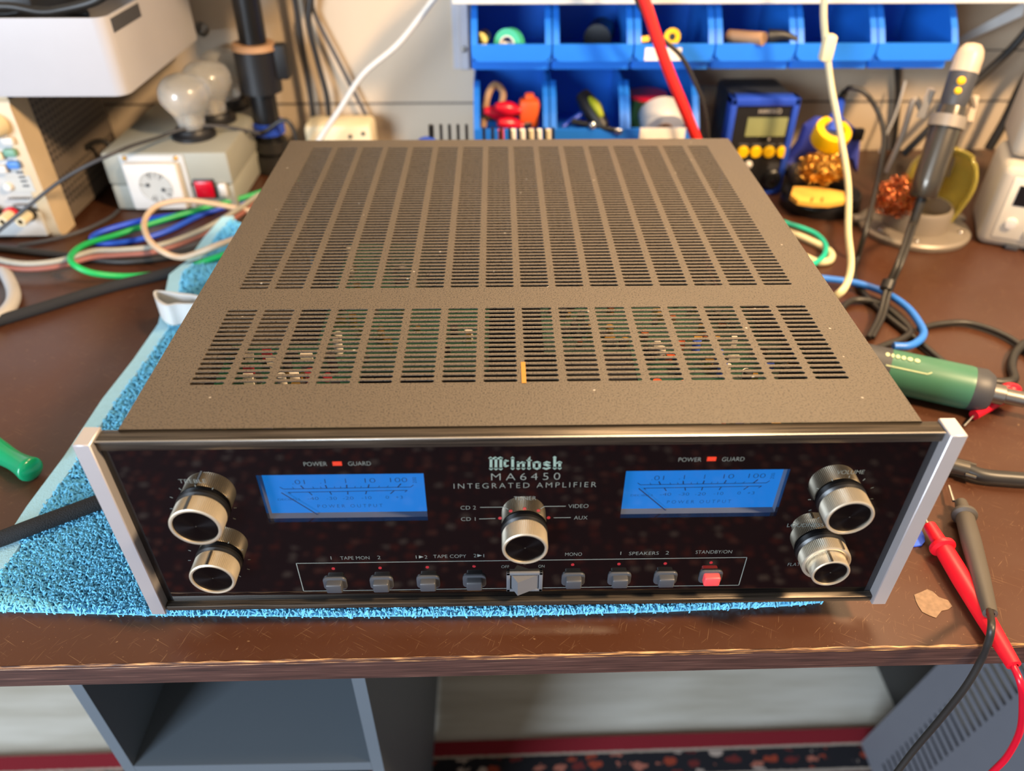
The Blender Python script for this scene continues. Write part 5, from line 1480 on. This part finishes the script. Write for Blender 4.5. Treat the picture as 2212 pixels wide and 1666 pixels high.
cable('grey_blue_lead', [tab(u, v, 0.004) for u, v in ((-60, 530), (0, 537), (80, 546), (150, 553), (260, 565), (360, 556), (440, 535), (500, 515), (620, 480))], 0.0042, 'black_rubber', 'black lead crossing behind the braided leads')
cable('thin_lead', [ay(-40, 530, yp - 0.06), ay(20, 480, yp - 0.055), ay(140, 385, yp - 0.03), ay(260, 325, yp + 0.0), ay(340, 298, yb0 + 0.01), ay(400, 278, yb0 + 0.04), ay(470, 272, yb0 + 0.06), ay(560, 288, yb0 + 0.09)], 0.0020, 'dark_grey', 'thin dark lead stretched from the bulbs past the power supply posts')
cable('thin_lead', [tab(u, v, 0.003) for u, v in ((40, 530), (110, 518), (180, 498), (235, 472), (256, 455))], 0.0022, 'dark_grey', 'thin dark lead lying on the bench from supply to bulb box')
cable('mains_lead', [ay(u, v, yp + 0.12) for u, v in ((150, 470), (152, 400), (165, 345), (195, 312), (225, 306), (260, 330))], 0.0034, 'black_rubber', 'black mains lead arching beside the perforated side of the supply')
cable('grey_cable', [tab(u, v, 0.007) for u, v in ((-40, 545), (0, 575), (22, 610), (30, 640), (18, 668), (-10, 690), (-60, 715))], 0.0066, 'grey_cable', 'thick pale grey cable curving in from the bench side')
cable('braided_cable', [tab(u, v, 0.0055) for u, v in ((-60, 712), (0, 692), (90, 665), (170, 640), (250, 617), (330, 598), (400, 580), (470, 560), (570, 532))], 0.0056, 'braid_black', 'black braided cord crossing the bench towards the back of the amplifier')
cable('braided_cable', [az(u, v, ZT + h_) for u, v, h_ in ((-60, 1188, 0.006), (0, 1165, 0.009), (70, 1138, 0.012), (140, 1112, 0.012), (210, 1086, 0.012), (300, 1050, 0.012))], 0.0056, 'braid_black', 'black braided cord crossing the blue towel under the amplifier')
# white cable clip
t = thing('cable_clip', 'white plastic cable clip standing on the edge of the towel', 'clip', tab(370, 680, 0.006))
q0 = Vector(t.location)
zc_ = 0.024
o_ = [tab(u, v, 0.03) - q0 for u, v in ((333, 636), (420, 645), (400, 668), (345, 660))]
out = [(o_[0].x, o_[0].y), (o_[1].x, o_[1].y), (o_[2].x, o_[2].y), (o_[3].x, o_[3].y)]
g = G(True)
rim = [tab(u, v, 0.026) - q0 for u, v in ((334, 640), (345, 635), (390, 640), (430, 646), (440, 655), (425, 664), (385, 665), (360, 668), (340, 656))]
nn = len(rim); R2 = spline([Vector((p_.x, p_.y, 0)) for p_ in rim], 5, True)
cen = sum(R2, Vector()) / len(R2)
vs = []; fs = []
for p_ in R2:
    i_ = p_ + (cen - p_).normalized() * 0.0028
    vs += [(p_.x, p_.y, 0.002), (p_.x, p_.y, 0.024), (i_.x, i_.y, 0.024), (i_.x, i_.y, 0.002)]
for k in range(len(R2)):
    for j in range(4):
        a_, b_ = k * 4, ((k + 1) % len(R2)) * 4
        fs.append((a_ + j, b_ + j, b_ + (j + 1) % 4, a_ + (j + 1) % 4))
obj('loop_band', g.add(vs, fs, True), 'white_plastic', t)
obj('hook', G().box(-0.006, 0.008, -0.012, -0.004, 0.001, 0.008, 0.002, T=Matrix.Translation((cen.x + 0.014, cen.y, 0))), 'dark_grey', t)
# green screwdriver
t = thing('screwdriver', 'green clear handled screwdriver lying next to the towel hem', 'screwdriver', tab(20, 1000))
q0 = Vector(t.location)
a = tab(58, 1010, 0.010) - q0; b = tab(-60, 945, 0.010) - q0
obj('handle', G(True).tube([a + (a - b).normalized() * 0.008, a, a + (b - a) * 0.2, a + (b - a) * 0.45, a + (b - a) * 0.75, b], lambda q_: 0.0004 + (0.0085 + 0.0014 * math.cos(q_ * 7.5)) * math.sqrt(max(0.0, 1 - (1 - min(1.0, q_ / 0.14)) ** 2)), 24, 12), 'green_handle', t)
obj('blade', G().cyl(b, b + (b - a).normalized() * 0.09, 0.0028), 'silver', t)

# ================================================================== under the bench
YCB = 0.045
cab = thing('side_cabinet', 'open grey cabinet with a shelf under the workbench', 'cabinet', (0, YCB, 0))
cx0, cx1 = ay(155, 1490, YCB).x, ay(183, 1490, YCB).x
cx2, cx3 = ay(762, 1480, YCB).x, ay(791, 1480, YCB).x
zsf = ay(520, 1652, YCB).z
cab.location.x = (cx0 + cx3) / 2
q0 = Vector(cab.location)
obj('side_panel', G().box(cx0 - q0.x, cx1 - q0.x, 0, 0.5, 0.0088, zb - 0.001), 'grey_cabinet', cab)
obj('side_panel', G().box(cx2 - q0.x, cx3 - q0.x, 0, 0.5, 0.0088, zb - 0.001), 'grey_cabinet', cab)
obj('shelf', G().box(cx1 - q0.x + 0.0002, cx2 - q0.x - 0.0002, 0.0, 0.5, zsf - 0.014, zsf), 'grey_cabinet', cab)
obj('back_panel', G().box(cx0 - q0.x, cx3 - q0.x, 0.5, 0.505, 0.0088, zb - 0.001), 'grey_cabinet', cab)
# slotted metal case leaning under the bench
A0 = az(1851, 1620, 0.0)
A1 = ay(2036, 1432, A0.y)
lean = math.atan2(A1.x - A0.x, A1.z)
case = thing('slotted_case', 'grey slotted metal case leaning on the floor under the bench', 'metal case', (A0.x, A0.y, 0.0088 + 0.06 * math.sin(lean)), rot=(0, lean, 0))
g = G(); LW, HH = 0.50, 0.42
def panel_holes(g, yl, zl, slots):
    """side sheet in the plane x=0 (y runs to -LW, z up), slots as (y0, y1, zc, h)"""
    rows = sorted(set((s_[2], s_[3]) for s_ in slots))
    z_ = 0.0
    def quad(y0_, y1_, z0_, z1_):
        if y1_ - y0_ > 1e-6 and z1_ - z0_ > 1e-6:
            g.box(0.0, 0.0015, -y1_, -y0_, z0_, z1_)
    for zc__, h_ in rows:
        quad(0, yl, z_, zc__ - h_ / 2)
        ss = sorted((s_[0], s_[1]) for s_ in slots if s_[2] == zc__)
        y_ = 0.0
        for a_, b_ in ss:
            quad(y_, a_, zc__ - h_ / 2, zc__ + h_ / 2); y_ = b_
        quad(y_, yl, zc__ - h_ / 2, zc__ + h_ / 2)
        z_ = zc__ + h_ / 2
    quad(0, yl, z_, zl)
slots = []
for k in range(30):
    zc__ = 0.030 + 0.0125 * k
    slots.append((0.045, 0.095, zc__, 0.0045))
    slots.append((0.185, 0.255, zc__, 0.0045))
panel_holes(g, LW, HH, slots)
obj('side_sheet', g, 'case_grey', case)
obj('shell', G().box(0.0015, 0.06, -LW, -LW + 0.0015, 0, HH).box(0.0015, 0.06, -0.0015, 0, 0, HH).box(0.0015, 0.06, -LW, 0, HH - 0.0015, HH).box(0.0015, 0.06, -LW, 0, 0, 0.0015).box(0.055, 0.06, -LW + 0.0015, -0.0015, 0.0015, HH - 0.0015), 'case_grey', case)
mk('slot_light_cream', '9a8c72', 0.7)
obj('slot_light_sheet', G().box(0.03, 0.032, -LW + 0.01, -0.01, 0.17, HH - 0.01), 'slot_light_cream', case)  # cream sheet whose colour stands for warm light behind the upper slots
# dark box behind the case
p = ay(2000, 1450, 0.33)
solo('dark_box', G().box(A1.x + 0.035, A1.x + 0.2, A0.y + 0.006, A0.y + 0.2, 0.0005, p.z + 0.06, 0.003), 'black_plastic', 'dark box on the floor behind the slotted grey case', 'box')
